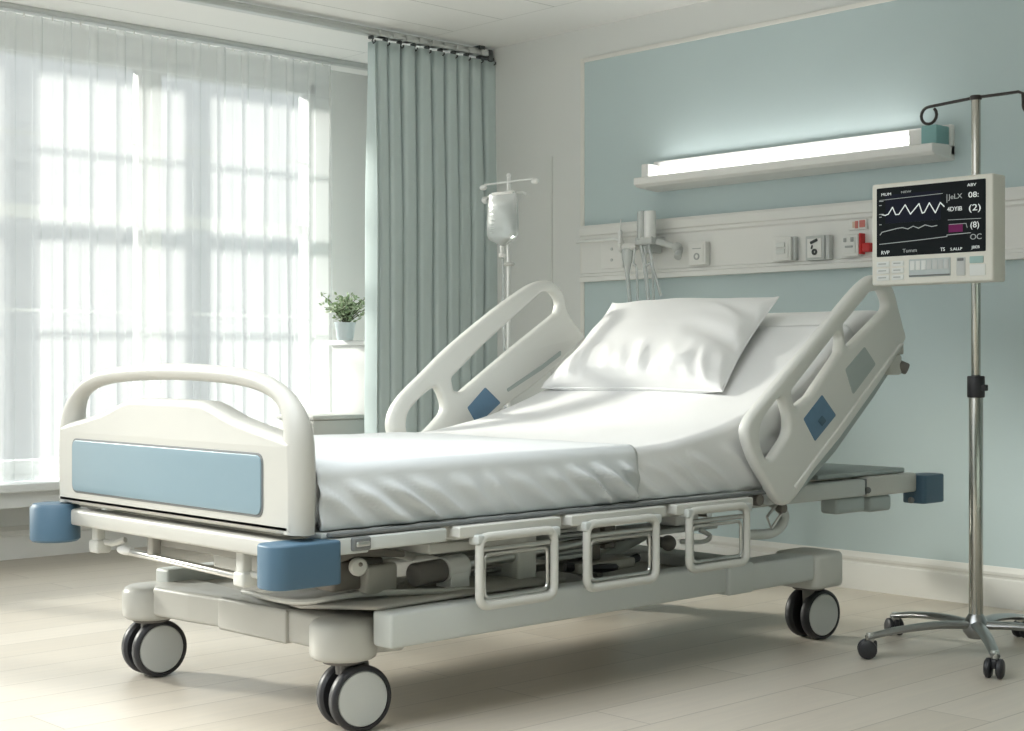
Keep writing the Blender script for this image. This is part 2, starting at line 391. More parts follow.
# ------------------------------------------------------------------ curtains and rails
def sheer():
    t = thing('sheer_curtain', (-6.95, 2.7, .41), 'long white sheer curtain hanging in pleats across the big window', 'sheer curtain')
    def rows(zs, xo=0.0, amp=1.0):
        P = []
        s0, s1 = -0.35, 5.13; per = 0.149; npp = 26; n = int((s1 - s0) / per * npp)
        for z in zs:
            row = []
            hz = min(1, max(0, (2.66 - z) / 1.6))
            for i in range(n + 1):
                s = s0 + (s1 - s0) * i / n
                cell = math.floor(s / per); f = s / per - cell
                jit = .10 * noise.noise(Vector((cell * 3.7, z * .35, 2)))
                wd = .15 + .05 * noise.noise(Vector((cell * 2.3, .5, 6)))
                tt = (f - .5 - jit) / wd
                dy = dx = 0
                if abs(tt) < 1:
                    dy = .010 * math.sin(PI * tt); dx = .026 * (.5 + .5 * math.cos(PI * tt))
                t2 = (f - .05) / .07
                if abs(t2) < 1 and cell % 3 != 1:
                    dx += .010 * (.5 + .5 * math.cos(PI * t2)) * hz
                y = s + dy * amp + 0.010 * hz * noise.noise(Vector((s * 4, z * .5, 1)))
                x = -6.955 + xo + dx * amp + 0.010 * hz * noise.noise(Vector((s * 5, z * .4, 5)))
                row.append((x, min(y, 5.15), z))
            P.append(row)
        return P
    m = MB(); m.grid(rows([.41 + (2.50 - .41) * k / 14 for k in range(15)])); m.build('voile', SHEER, t, smooth=80)
    m = MB(); m.grid(rows([2.50, 2.55, 2.60, 2.645, 2.685], 0.0, 1.1)); m.build('heading_tape', SHEERH, t, smooth=80)
    for k in range(21, 37):
        y = -.3 + k * .149
        m = MB(); m.tube([(-6.945, y, 2.675), (-6.945, y, 2.694)], .004, 6); m.build('glider', WHITEP, t)
sheer()
b = MB(); b.box(-6.975, -6.915, -2.4, 5.57, 2.695, 2.72, .004); b.box(-6.912, -6.90, -2.4, 5.57, 2.700, 2.72, .003)
tag(b.build('sheer_curtain_track', RAILM), 'slim grey ceiling track above the white sheer curtain', 'curtain track')

def curtain():
    t = thing('drape_curtain', (-6.1, 5.17, .02), 'sage blue pleated curtain gathered beside the window corner', 'curtain')
    y0, y1 = 4.75, 5.588; npl = 9
    P = []
    NZ, NS = 26, npl * 22
    for j in range(NZ + 1):
        v = j / NZ; z = 2.645 - v * 2.625; row = []
        for i in range(NS + 1):
            s = i / NS; ph = 2 * PI * npl * (s ** .93 + .014 * math.sin(9 * s)) + .35 * noise.noise(Vector((s * 6, v * 1.2, 2))) + .6
            env = .65 + .35 * sstep(0, .35, v)
            wob = .012 * noise.noise(Vector((s * 9, v * 2, 7)))
            # open S pleats: deep dark valleys, broad rounded crests
            c = math.cos(ph); x = -6.10 + env * .062 * (c - .30 * math.cos(2 * ph)) + wob
            y = y0 + (y1 - y0) * s + env * .022 * math.sin(ph) + .01 * v * noise.noise(Vector((s * 4, v, 4)))
            row.append((x, y, z))
        P.append(row)
    m = MB(); m.grid(P); o = m.build('cloth', CURT, t, smooth=80)
    md = o.modifiers.new('thick', 'SOLIDIFY'); md.thickness = .004
    for i in range(npl + 1):
        y = y0 + (y1 - y0) * min(i, npl) / npl
        m = MB(); m.tube([(-6.075, y, 2.655), (-6.085, y, 2.640), (-6.075, y, 2.625), (-6.06, y, 2.630), (-6.06, y, 2.640)], .004, 8)
        m.box(-6.110, -6.078, y - .009, y + .009, 2.650, 2.667, .004); m.build('curtain_hook', HOOKM, t)
curtain()
t = thing('curtain_rail', (-6.1, 4.2, 2.66), 'grey ceiling curtain rail running to the corner above the blue curtain', 'curtain rail')
b = MB(); b.box(-6.125, -6.075, -2.4, 5.575, 2.668, 2.690, .004); b.box(-6.118, -6.082, -2.4, 5.575, 2.690, 2.706, .003); b.build('rail', RAILM, t)
b = MB(); b.box(-6.135, -6.065, 5.545, 5.577, 2.640, 2.706, .006); b.build('end_stop', HOOKM, t)
for k in range(9):
    y = 4.79 + k * .088
    b = MB(); b.box(-6.128, -6.066, y, y + .05, 2.668, 2.700, .004); b.build('roller_carrier', RAILM if k % 2 else SOCKG, t)
for y in (-1.4, .6, 2.6, 5.5):
    b = MB(); b.box(-6.13, -6.07, y - .02, y + .02, 2.70, 2.72, .002); b.build('ceiling_clip', HOOKM, t)

# ------------------------------------------------------------------ plinth, cabinet, plant
b = MB(); b.box(-6.79, -6.45, 5.0, 5.34, 0, .03, .004); b.box(-6.78, -6.46, 5.01, 5.33, .03, 1.08, .006); b.box(-6.80, -6.44, 4.99, 5.35, 1.08, 1.108, .006)
tag(b.build('plinth', PLINM), 'tall white plinth carrying the small plant beside the blue curtain', 'plinth')
t = thing('low_cabinet', (-6.55, 4.78, 0), 'low warm grey cabinet standing under the sheer curtain in front of the plinth', 'cabinet')
b = MB(); b.box(-6.72, -6.40, 4.61, 4.95, .06, .685, .006); b.build('body', LEDGEM, t)
b = MB(); b.box(-6.73, -6.39, 4.60, 4.96, .685, .708, .005); b.build('top', LEDGEM, t)
b = MB(); b.box(-6.71, -6.42, 4.62, 4.94, 0, .06, .003); b.build('plinth_base', SEAL, t)
b = MB(); b.box(-6.70, -6.42, 4.597, 4.61, .08, .67, .004); d = b.build('door', LEDGEM, t)
b = MB(); b.tube([(-6.46, 4.597, .42), (-6.46, 4.575, .42), (-6.46, 4.575, .54), (-6.46, 4.597, .54)], .006, 8); b.build('handle', STEEL, d)

def plant():
    cx, cy, cz = -6.58, 5.04, 1.109
    t = thing('potted_plant', (cx, cy, cz), 'small bushy green plant in a pale blue pot on the white plinth', 'plant')
    m = MB(); m.lathe([(0, 0), (.040, 0), (.046, .01), (.056, .085), (.060, .09), (.060, .098), (.053, .098), (.050, .08), (0, .08)], (cx - .04, cy - .06, cz), seg=28); m.build('pot', POTM, t)
    m = MB(); m.lathe([(0, .081), (.049, .081), (.049, .083), (0, .086)], (cx - .04, cy - .06, cz)); m.build('soil', SOIL, t)
    rnd = random.Random(5); st = MB(); lf = MB(); lp = MB()
    base = Vector((cx - .04, cy - .06, cz + .08))
    for k in range(38):
        a = rnd.uniform(0, 2 * PI); rr = rnd.uniform(.03, .19); h = rnd.uniform(.06, .165) + (.03 if k % 7 == 0 else 0)
        tip = base + Vector((math.cos(a) * rr * .8 , math.sin(a) * rr, h))
        mid = base.lerp(tip, .5) + Vector((0, 0, .03))
        path = catmull([base, mid, tip], 5)
        st.tube(path, [.0035 * (1 - .7 * i / len(path)) for i in range(len(path))], 5)
        for q in range(13):
            p = path[min(len(path) - 1, 3 + (q * 8) // 13)] + Vector((rnd.gauss(0, .012), rnd.gauss(0, .012), rnd.gauss(0, .012)))
            d = Vector((rnd.gauss(0, 1), rnd.gauss(0, 1), rnd.gauss(.4, .7))).normalized(); u = d.orthogonal().normalized() * rnd.choice((-1, 1)); n = d.cross(u)
            L = rnd.uniform(.018, .032); Wd = L * .26
            pts = [[p + d * (L * f) + u * (Wd * ww * g) + n * (abs(g) * .003 + f * f * .006) for g in (-1, 0, 1)] for f, ww in ((0, .1), (.25, .8), (.55, 1), (.8, .65), (1, .05))]
            (lf if rnd.random() < .55 else lp).grid(pts)
    st.build('stem', STEMM, t); lf.build('foliage', LEAF, t); lp.build('young_foliage', LEAFP, t, label='paler young leaves')
plant()

# ------------------------------------------------------------------ head wall: lamp, service panel
t = thing('wall_lamp', (-4.05, HW, 1.835), 'long white wall lamp glowing above the bed head', 'wall lamp')
b = MB(); b.box(-4.885, -3.255, 5.560, HW - .008, 1.845, 1.975, .005); b.build('back_plate', LAMPW, t)
b = MB(); b.cyl((-4.84, 5.505, 1.922), (-3.40, 5.505, 1.922), .018, .006); b.build('lit_tube', LAMP, t, label='glowing tube')
b = MB()
b.board(fillet([(5.592, 1.826), (5.44, 1.838), (5.415, 1.850), (5.415, 1.884), (5.50, 1.888), (5.592, 1.89)], .008), [], 'X', -4.070, 1.63, .004); b.build('shelf', LAMPW, t)
b = MB(); b.box(-3.335, -3.262, 5.46, 5.56, 1.885, 1.965, .006); b.build('end_cap', TEALP, t, label='teal end cap')
b = MB(); b.box(-3.40, -3.335, 5.470, 5.56, 1.886, 1.955, .006); b.build('end_block', LAMPW, t)
b = MB(); b.box(-4.885, -4.84, 5.470, 5.56, 1.886, 1.955, .006); b.build('end_block', LAMPW, t)

t = thing('service_panel', (-3.9, HW, 1.40), 'long white service panel with sockets along the blue wall', 'wall panel')
prof = [(5.592, 1.402), (5.545, 1.402), (5.545, 1.424), (5.552, 1.430), (5.552, 1.440), (5.560, 1.446), (5.560, 1.612), (5.552, 1.620), (5.552, 1.634), (5.545, 1.640), (5.545, 1.676), (5.552, 1.690), (5.592, 1.690)]
b = MB(); b.grid([[(X, y, z) for y, z in prof] for X in (-5.375, 1.8)])
for X in (-5.375, 1.8):
    bm = b.bm; vs = [v for v in bm.verts if abs(v.co.x - X) < 1e-5]
    bm.faces.new(vs)
bmesh.ops.recalc_face_normals(b.bm, faces=b.bm.faces)
b.build('rail_body', WHITEP, t, smooth=25)
def outlet(x0, x1, z0, z1, front, label, body=WHITEP, y=5.545):
    m = MB(); m.box(x0, x1, y - .022, 5.561, z0, z1, .004); o = m.build('socket_outlet', body, t, label=label)
    m = MB(); m.box(x0 + .012, x1 - .012, y - .026, y - .020, z0 + .012, z1 - .012, .003); m.build('face_plate', front, o)
    return o
o = outlet(-4.63, -4.525, 1.452, 1.562, WHITEP, 'white socket with one small round hole')
b = MB(); b.lathe([(.010, 0), (.017, 0), (.017, .004), (.010, .004), (.010, 0)], (-4.575, 5.520, 1.492), (0, -1, 0), 20); b.build('socket_ring', LEGEND, o)
b = MB(); b.tube([(-4.60, 5.518, 1.53), (-4.55, 5.518, 1.53)], .002, 6); b.build('slot', LEGEND, o)
o = outlet(-4.135, -4.035, 1.448, 1.555, WHITEP, 'plain pale double switch')
for z in (1.478, 1.508):
    b = MB(); b.box(-4.11, -4.062, 5.512, 5.522, z, z + .022, .003); b.build('rocker', BTNA, o)
b = MB(); b.box(-4.034, -4.018, 5.535, 5.561, 1.448, 1.555, .003); b.build('side_shadow_plate', SOCKG, o)
o = outlet(-3.955, -3.855, 1.442, 1.550, WHITEP, 'grey sided socket with two black holes', SOCKG)
b = MB(); b.obox((-3.905, 5.516, 1.525), (.040, .006, .013), Matrix.Rotation(-.35, 3, 'Y'), .004); b.build('black_slot', SOCKD, o)
b = MB(); b.lathe([(.005, 0), (.014, 0), (.014, .005), (.005, .005), (.005, 0)], (-3.902, 5.520, 1.478), (0, -1, 0), 20); b.obox((-3.916, 5.517, 1.500), (.008, .006, .018), Matrix.Rotation(.3, 3, 'Y'), .003); b.build('black_ring', SOCKD, o)
b = MB(); b.box(-3.853, -3.832, 5.53, 5.561, 1.442, 1.550, .003); b.build('side_shadow_plate', SOCKG, o)
o = outlet(-3.765, -3.68, 1.450, 1.545, WHITEP, 'white switch with grey marks and a red tab')
b = MB(); b.box(-3.75, -3.736, 5.514, 5.520, 1.512, 1.53, .002); b.box(-3.714, -3.70, 5.514, 5.520, 1.512, 1.532, .002); b.box(-3.742, -3.704, 5.514, 5.520, 1.487, 1.496, .002); b.build('grey_mark', LEGEND, o)
b = MB(); b.box(-3.678, -3.668, 5.525, 5.561, 1.458, 1.548, .002); b.box(-3.668, -3.628, 5.53, 5.561, 1.466, 1.505, .003); b.build('red_tab', REDP, o, label='red pull tab')
m = MB(); m.box(-3.745, -3.655, 5.550, 5.561, 1.565, 1.612, .003); o = m.build('call_plate', WHITEP, t, label='small white plate with red marks')
b = MB(); b.box(-3.690, -3.662, 5.546, 5.552, 1.575, 1.606, .002); b.build('red_mark', REDL, o)
b = MB(); b.box(-3.712, -3.697, 5.546, 5.552, 1.572, 1.604, .002); b.build('red_mark', REDL, o)
b = MB(); b.box(-3.726, -3.713, 5.546, 5.552, 1.575, 1.602, .002); b.build('tan_mark', TANP, o)
m = MB(); m.box(-5.23, -5.08, 5.552, 5.562, 1.462, 1.598, .003); o = m.build('blank_plate', WHITEP, t)
for z in (1.505, 1.56):
    b = MB(); b.lathe([(0, 0), (.008, 0), (.008, .003), (0, .003)], (-5.155, 5.552, z), (0, -1, 0), 12); b.build('screw', SOCKG, o)

t = thing('oxygen_flowmeter', (-4.84, 5.54, 1.45), 'clear and white oxygen flowmeter with hanging tubes plugged into the service panel', 'flowmeter')
b = MB(); b.box(-4.90, -4.79, 5.44, 5.545, 1.56, 1.60, .008); b.box(-4.875, -4.815, 5.46, 5.545, 1.52, 1.57, .006); b.build('valve_body', SOCKG, t)
b = MB(); b.cyl((-4.872, 5.46, 1.58), (-4.872, 5.46, 1.725), .022, .006); b.build('flow_tube', TUBEM, t)
b = MB(); b.cyl((-4.818, 5.46, 1.59), (-4.818, 5.46, 1.722), .030, .006); b.build('gauge_tube', PALEP, t)
b = MB(); b.cyl((-4.872, 5.46, 1.60), (-4.872, 5.46, 1.70), .010); b.ball((-4.872, 5.46, 1.625), .012); b.build('float', WHITEP, t)
b = MB(); b.cyl((-4.91, 5.47, 1.555), (-5.00, 5.47, 1.555), .020, .006); b.cyl((-5.0, 5.47, 1.555), (-5.02, 5.47, 1.555), .026, .006); b.build('control_knob', WHITEP, t)
b = MB(); b.cyl((-4.79, 5.48, 1.575), (-4.70, 5.50, 1.545), .016, .004); b.ball((-4.685, 5.505, 1.54), .026); b.cyl((-4.69, 5.53, 1.54), (-4.66, 5.48, 1.49), .018, .004); b.build('wall_coupling', SOCKG, t)
b = MB(); b.tube([(-5.37, 5.52, 1.605), (-5.10, 5.515, 1.607), (-5.06, 5.51, 1.60)], .007, 8); b.cyl((-5.055, 5.505, 1.56), (-5.055, 5.505, 1.645), .012, .003); b.tube([(-5.055, 5.505, 1.64), (-5.05, 5.505, 1.70)], .003, 6); b.build('side_pipe', PALEP, t)
b = MB(); b.lathe([(.026, 0), (.030, -.01), (.026, -.05), (.014, -.10), (.009, -.14)], (-4.965, 5.46, 1.545)); b.build('nebuliser_cup', TUBEM, t)
for pts, r in (([(-4.965, 5.46, 1.42), (-4.955, 5.465, 1.30), (-4.945, 5.47, 1.05), (-4.94, 5.47, .80)], .010), ([(-4.872, 5.455, 1.56), (-4.85, 5.46, 1.45), (-4.835, 5.47, 1.25), (-4.83, 5.47, .80)], .010),
               ([(-4.82, 5.455, 1.56), (-4.80, 5.46, 1.45), (-4.775, 5.47, 1.36), (-4.765, 5.48, 1.31)], .007), ([(-4.91, 5.455, 1.55), (-4.925, 5.46, 1.47), (-4.905, 5.465, 1.40), (-4.90, 5.47, .82)], .006),
               ([(-4.84, 5.45, 1.55), (-4.835, 5.45, 1.46), (-4.80, 5.46, 1.42), (-4.795, 5.47, .85)], .006)):
    b = MB(); b.tube(catmull(pts, 6), r, 8); b.build('hose', TUBEM, t)

# ------------------------------------------------------------------ IV bag stand behind the bed
sx, sy = -5.36, 5.03
t = thing('drip_stand', (sx, sy, 0), 'slim pale drip stand behind the far side rail holding the fluid bag', 'iv pole')
b = MB(); b.cyl((sx, sy, .08), (sx, sy, 1.905), .009, .003); b.ball((sx, sy, 1.905), .012); b.build('pole', PALEP, t)
b = MB(); b.tube([(sx - .19, sy, 1.868), (sx - .175, sy, 1.875), (sx + .17, sy, 1.875), (sx + .185, sy, 1.868)], .005, 8); b.build('cross_bar', PALEP, t)
for s in (-1, 1):
    b = MB(); b.ball((sx + s * .185, sy, 1.862), .018, (1.3, .8, .8)); b.build('hook', PALEP, t)
b = MB(); b.tube([(sx - .14, sy - .02, 1.79), (sx - .15, sy - .02, 1.80), (sx - .12, sy - .02, 1.812), (sx + .12, sy - .02, 1.812), (sx + .15, sy - .02, 1.80)], .006, 8); b.ball((sx - .15, sy - .02, 1.795), .018); b.build('bag_hanger', PALEP, t)
b = MB(); b.lathe([(0, 0), (.022, 0), (.03, .006), (.03, .014), (.01, .02), (0, .02)], (sx, sy, 1.462)); b.build('collar', WHITEP, t)
for k in range(5):
    a = 2 * PI * k / 5 + .3; dx, dy = math.cos(a), math.sin(a)
    b = MB(); b.tube([(sx, sy, .10), (sx + dx * .12, sy + dy * .12, .09), (sx + dx * .26, sy + dy * .26, .06)], [.014, .012, .010], 8); l = b.build('leg', PALEP, t)
    b = MB(); b.lathe([(0, -.012), (.024, -.012), (.028, -.006), (.028, .006), (.024, .012), (0, .012)], (sx + dx * .265, sy + dy * .265, .028), (-dy, dx, 0)); b.cyl((sx + dx * .26, sy + dy * .26, .045), (sx + dx * .26, sy + dy * .26, .06), .008); b.build('caster', RUBBERG, l)
b = MB(); b.cyl((sx, sy, .075), (sx, sy, .13), .022, .004); b.build('hub', PALEP, t)
bx, by = sx + .015, sy - .055
t = thing('fluid_bag', (bx, by, 1.53), 'clear fluid bag hanging from the slim drip stand by the curtain', 'iv bag')
def bagmesh(sc, z0, z1, flat):
    P = []
    for j in range(17):
        v = j / 16; z = z0 + (z1 - z0) * v
        w_ = interp([(0, .014), (.05, .03), (.13, .088), (.2, .100), (.5, .104), (.8, .103), (.95, .100), (1, .097)], v) * sc
        d_ = interp([(0, .010), (.1, .03), (.35, .038), (.8, .022), (.95, .006), (1, .004)], v) * flat
        P.append([(bx + w_ * math.copysign(abs(math.cos(a)) ** .7, math.cos(a)), by + d_ * math.copysign(abs(math.sin(a)) ** .9, math.sin(a)), z) for a in [2 * PI * k / 28 for k in range(28)]])
    m = MB(); m.grid(P, closed_v=True); bmesh.ops.contextual_create(m.bm, geom=[v for v in m.bm.verts if abs(v.co.z - z0) < 1e-5]); bmesh.ops.contextual_create(m.bm, geom=[v for v in m.bm.verts if abs(v.co.z - z1) < 1e-5])
    bmesh.ops.recalc_face_normals(m.bm, faces=m.bm.faces); return m
bagmesh(1, 1.555, 1.815, 1).build('bag_film', BAGM, t)
bagmesh(.88, 1.565, 1.755, .85).build('fluid', FLUID, t)
b = MB(); b.box(bx - .075, bx + .075, by - .006, by + .006, 1.806, 1.822, .003); b.build('top_seam', WHITEP, t)
b = MB(); b.cyl((bx, by, 1.515), (bx, by, 1.562), .012, .003); b.cyl((bx, by, 1.50), (bx, by, 1.52), .018, .004); b.build('port', WHITEP, t)
b = MB()
for k in range(7): b.box(bx - .05, bx - .05 + (.03 if k % 2 else .018), by - .040, by - .036, 1.62 + k * .02, 1.622 + k * .02)
b.build('scale_mark', LEGEND, t)
b = MB(); b.tube(catmull([(bx, by, 1.505), (bx, by + .005, 1.40), (bx - .004, by + .01, 1.2), (bx + .004, by + .015, .95), (bx + .02, by, .75)], 6), .006, 8); b.build('drip_line', TUBEM, t)

# ------------------------------------------------------------------ hospital bed
BED = thing('hospital_bed', (-3.69, 3.6, 0), 'large adjustable hospital bed with raised backrest in the middle of the room', 'bed')

# footboard: panel plus the arched grab handle that runs down both sides
XC = -3.69
b = MB()
half = [(.622, .562), (.624, .70), (.618, .800), (.50, .820), (.44, .830), (.345, .848), (.235, .880), (.195, .889), (.10, .891)]
outl = [(XC - x, z) for x, z in half] + [(XC + x, z) for x, z in half[::-1]]
outl = fillet(outl, [.012, 0, .02, .05, .05, .06, .05, .05, 0] + [0, .05, .05, .06, .05, .05, .02, 0, .012])
b.board(outl, [], 'Y', 2.182, .080, .020, 4)
path = catmull([(XC - .598, 2.182, .565), (XC - .602, 2.182, .70), (XC - .594, 2.182, .82), (XC - .555, 2.182, .888), (XC - .475, 2.182, .931), (XC - .34, 2.182, .955), (XC - .12, 2.182, .966),
                (XC + .12, 2.182, .966), (XC + .34, 2.182, .955), (XC + .475, 2.182, .931), (XC + .555, 2.182, .888), (XC + .594, 2.182, .82), (XC + .602, 2.182, .70), (XC + .598, 2.182, .565)], 8)
n = len(path); rad = []
for i in range(n):
    s = abs(2 * i / (n - 1) - 1); rad.append(.0235 + .016 * sstep(.42, .80, s))
b.tube(path, rad, 20, up=(0, 1, 0), ell=None)
fb = b.build('footboard', CREAM, BED, smooth=50)
b = MB(); b.board(rrect(-4.214, -3.190, .600, .764, .030), [], 'Y', 2.1425, .005, .001); b.build('panel_seal', SEAL, fb, label='dark seal around the blue inlay')
b = MB(); b.board(rrect(-4.208, -3.196, .606, .758, .026), [], 'Y', 2.1405, .007, .002); b.build('blue_inlay', BLUEP, fb, label='pale blue inlay panel')

# foot rail and corner bumpers
b = MB(); b.box(-4.28, -3.06, 2.150, 2.22, .497, .546, .010); b.build('foot_rail', CREAM, BED)
b = MB(); b.lathe([(0, .445), (.068, .445), (.075, .452), (.075, .548), (.066, .560), (0, .560)], (-4.312, 2.135, 0), seg=40); b.build('corner_bumper', BUMPB, BED, label='blue round corner bumper')
b = MB(); b.board(fillet([(-3.128, 2.062), (-3.018, 2.062), (-3.018, 2.265), (-3.128, 2.265)], [.054, .054, .02, .03], 10), [], 'Z', .493, .110, .006); b.build('corner_bumper', BUMPB, BED, label='blue wrap around corner bumper')
b = MB(); b.board(fillet([(-3.15, 5.02), (-3.05, 5.02), (-3.05, 5.185), (-3.15, 5.185)], [.02, .02, .05, .05], 8), [], 'Z', .508, .108, .006); b.build('corner_bumper', BUMPB, BED, label='blue corner bumper at the head end')
b = MB(); b.board(fillet([(-4.35, 5.0), (-4.21, 5.0), (-4.21, 5.19), (-4.35, 5.19)], [.02, .02, .05, .05], 8), [], 'Z', .508, .116, .006); b.build('corner_bumper', BUMPB, BED, label='blue corner bumper at the head end')

# brackets and foot pedal bar below the foot rail
for x, z0 in ((-4.17, .415), (-3.375, .400)):
    b = MB(); b.box(x - .018, x + .018, 2.19, 2.22, z0 + .03, .50, .006); b.box(x - .026, x + .026, 2.185, 2.235, z0, z0 + .04, .008)
    b.tube([(x, 2.21, z0 + .035), (x + .05, 2.225, z0 + .03), (x + .10, 2.24, z0 + .045)], .009, 8); b.build('hook_bracket', CREAM2, BED)
b = MB(); b.cyl((-4.02, 2.22, .432), (-3.38, 2.22, .420), .011, .003); b.build('pedal_bar', STEEL, BED, label='chrome pedal bar')
b = MB(); b.ball((-4.03, 2.22, .434), .02, (2.2, 1, .7)); b.build('pedal_tip', WHITEP, BED)
b = MB(); b.box(-3.89, -3.86, 2.21, 2.24, .43, .50, .005); b.box(-3.87, -3.45, 2.24, 2.27, .46, .50, .004); b.build('pedal_hanger', TRAYM, BED)
b = MB(); b.box(-3.68, -3.42, 2.30, 2.40, .40, .47, .008); b.build('pedal_box', CREAM2, BED)

# base: side beams, cross members, tray
b = MB()
b.box(-3.165, -3.085, 2.47, 3.88, .237, .332, .010); b.build('base_beam', GREYP, BED)
b = MB(); b.box(-4.295, -4.215, 2.47, 3.88, .237, .332, .010); b.build('base_beam', GREYP, BED)
b = MB(); b.box(-3.185, -3.070, 3.87, 4.00, .228, .330, .010); b.build('beam_joint', GREYP, BED)
b = MB(); b.box(-4.310, -4.195, 3.87, 4.00, .228, .330, .010); b.build('beam_joint', GREYP, BED)
b = MB(); b.board(fillet([(-4.24, 2.44), (-4.16, 2.385), (-3.98, 2.40), (-3.82, 2.425), (-3.56, 2.435), (-3.34, 2.435), (-3.22, 2.50), (-3.18, 2.62), (-3.30, 2.60), (-3.55, 2.56), (-3.82, 2.55), (-4.24, 2.58)], .03), [], 'Z', .248, .092, .014); b.build('foot_member', CREAM, BED)
b = MB(); b.board(fillet([(-3.835, 2.412), (-3.50, 2.424), (-3.50, 2.50), (-3.835, 2.49)], .008), [], 'Z', .248, .097, .012); b.build('foot_cover', CREAM, BED)
for x0, x1 in ((-3.20, -3.075), (-4.305, -4.18)):
    b = MB(); b.board(fillet([(x0, 3.98), (x1, 3.98), (x1 + .0, 4.35), (x0, 4.35)], .01), [], 'Z', .275, .09, .012); b.build('head_arm', GREYP, BED)
b = MB(); b.box(-4.2, -3.18, 3.98, 4.10, .235, .325, .01); b.build('head_member', GREYP, BED)
b = MB(); b.box(-4.22, -3.16, 2.55, 3.98, .268, .286, .004); b.build('base_tray', TRAYM, BED)
# raised lid near the foot corner
P = [[(-3.75, 2.50, .292), (-3.45, 2.44, .305), (-3.14, 2.47, .335)], [(-3.75, 2.80, .30), (-3.45, 2.85, .345), (-3.14, 2.80, .338)], [(-3.70, 3.1, .295), (-3.45, 3.15, .32), (-3.16, 3.2, .335)]]
b = MB(); b.grid(P); o = b.build('base_lid', TRAYM, BED); md = o.modifiers.new('t', 'SOLIDIFY'); md.thickness = .012
b = MB(); b.tube(catmull([(-3.80, 2.48, .31), (-3.45, 2.43, .325), (-3.30, 2.55, .352), (-3.17, 2.85, .345)], 6), .009, 8); b.build('lid_edge', CREAM2, BED)

def caster(hx, hy, z0, z1, hr, wx, wy, ang, square=False):
    a = math.radians(ang); ax = Vector((math.cos(a), math.sin(a), 0)); R = .090; c = Vector((wx, wy, R))
    m = MB()
    if square: m.board(rrect(hx - hr, hx + hr, hy - hr, hy + hr, hr * .55), [], 'Z', (z0 + z1) / 2, z1 - z0, .016)
    else: m.lathe([(0, z0), (hr - .012, z0), (hr - .003, z0 + .006), (hr, z0 + .016), (hr, z1 - .02), (hr - .008, z1 - .006), (hr - .022, z1), (0, z1)], (hx, hy, 0), seg=40)
    cap = m.build('caster', CREAM if not square else CREAM2, BED)
    m = MB(); m.lathe([(0, 0), (.055, 0), (.06, .006), (.06, .012), (0, .012)], (hx, hy, z0 - .012)); m.cyl((hx, hy, .15), (hx, hy, z0), .022)
    m.obox(Vector((wx, wy, .135)), (.030, .085, .10), Matrix.Rotation(a, 3, 'Z'), .01); m.build('fork', RUBBERG, cap)
    for s in (1, -1):
        o_ = c + ax * (s * .037)
        m = MB(); m.lathe([(.070, -.018), (.082, -.018), (.089, -.011), (R, -.004), (R, .006), (.088, .014), (.082, .019), (.076, .0195), (.074, .014), (.070, -.018)], o_, ax * s, 48); m.build('tire', RUBBER, cap)
        m = MB(); m.lathe([(0, -.015), (.073, -.015), (.0755, .014), (.072, .0185), (.03, .021), (0, .0215)], o_, ax * s, 48); m.build('hub_cap', HUBM, cap)
caster(-3.268, 2.452, .193, .300, .092, -3.250, 2.474, -10)
caster(-4.240, 2.425, .185, .288, .090, -4.240, 2.435, -4)
caster(-3.165, 4.44, .196, .318, .098, -3.180, 4.485, -8, True)
caster(-4.23, 4.44, .196, .318, .098, -4.24, 4.475, -8, True)

# deck frame
b = MB()
for x in (-3.24, -4.14): b.box(x - .03, x + .03, 2.24, 4.97, .485, .540, .006)
for y in (2.30, 2.75, 3.35, 3.9, 4.4, 4.95): b.box(-4.26, -3.12, y - .02, y + .02, .500, .540, .006)
b.build('deck_frame', CREAM2, BED)
b = MB(); b.box(-4.28, -3.07, 2.235, 3.96, .548, .563, .004); b.build('deck_plate', GREYP, BED)
for x0, x1 in ((-3.072, -3.050), (-4.330, -4.308)):
    b = MB(); b.box(x0, x1, 2.25, 4.06, .552, .564, .004); b.build('deck_edge_strip', SEAL, BED, label='dark strip along the deck edge')
b = MB(); b.box(-3.085, -3.045, 2.365, 2.632, .512, .549, .006); b.box(-3.088, -3.05, 2.25, 2.37, .506, .549, .004); b.build('side_fascia', GREYP, BED)
b = MB(); b.box(-3.06, -3.040, 2.312, 2.372, .513, .548, .006); o = b.build('fascia_end', SEAL, BED)
b = MB(); b.box(-3.044, -3.036, 2.322, 2.366, .524, .537, .005); b.build('chrome_slot', STEEL, o)
b = MB(); b.box(-4.335, -4.295, 2.30, 3.9, .512, .549, .006); b.build('side_fascia', GREYP, BED)

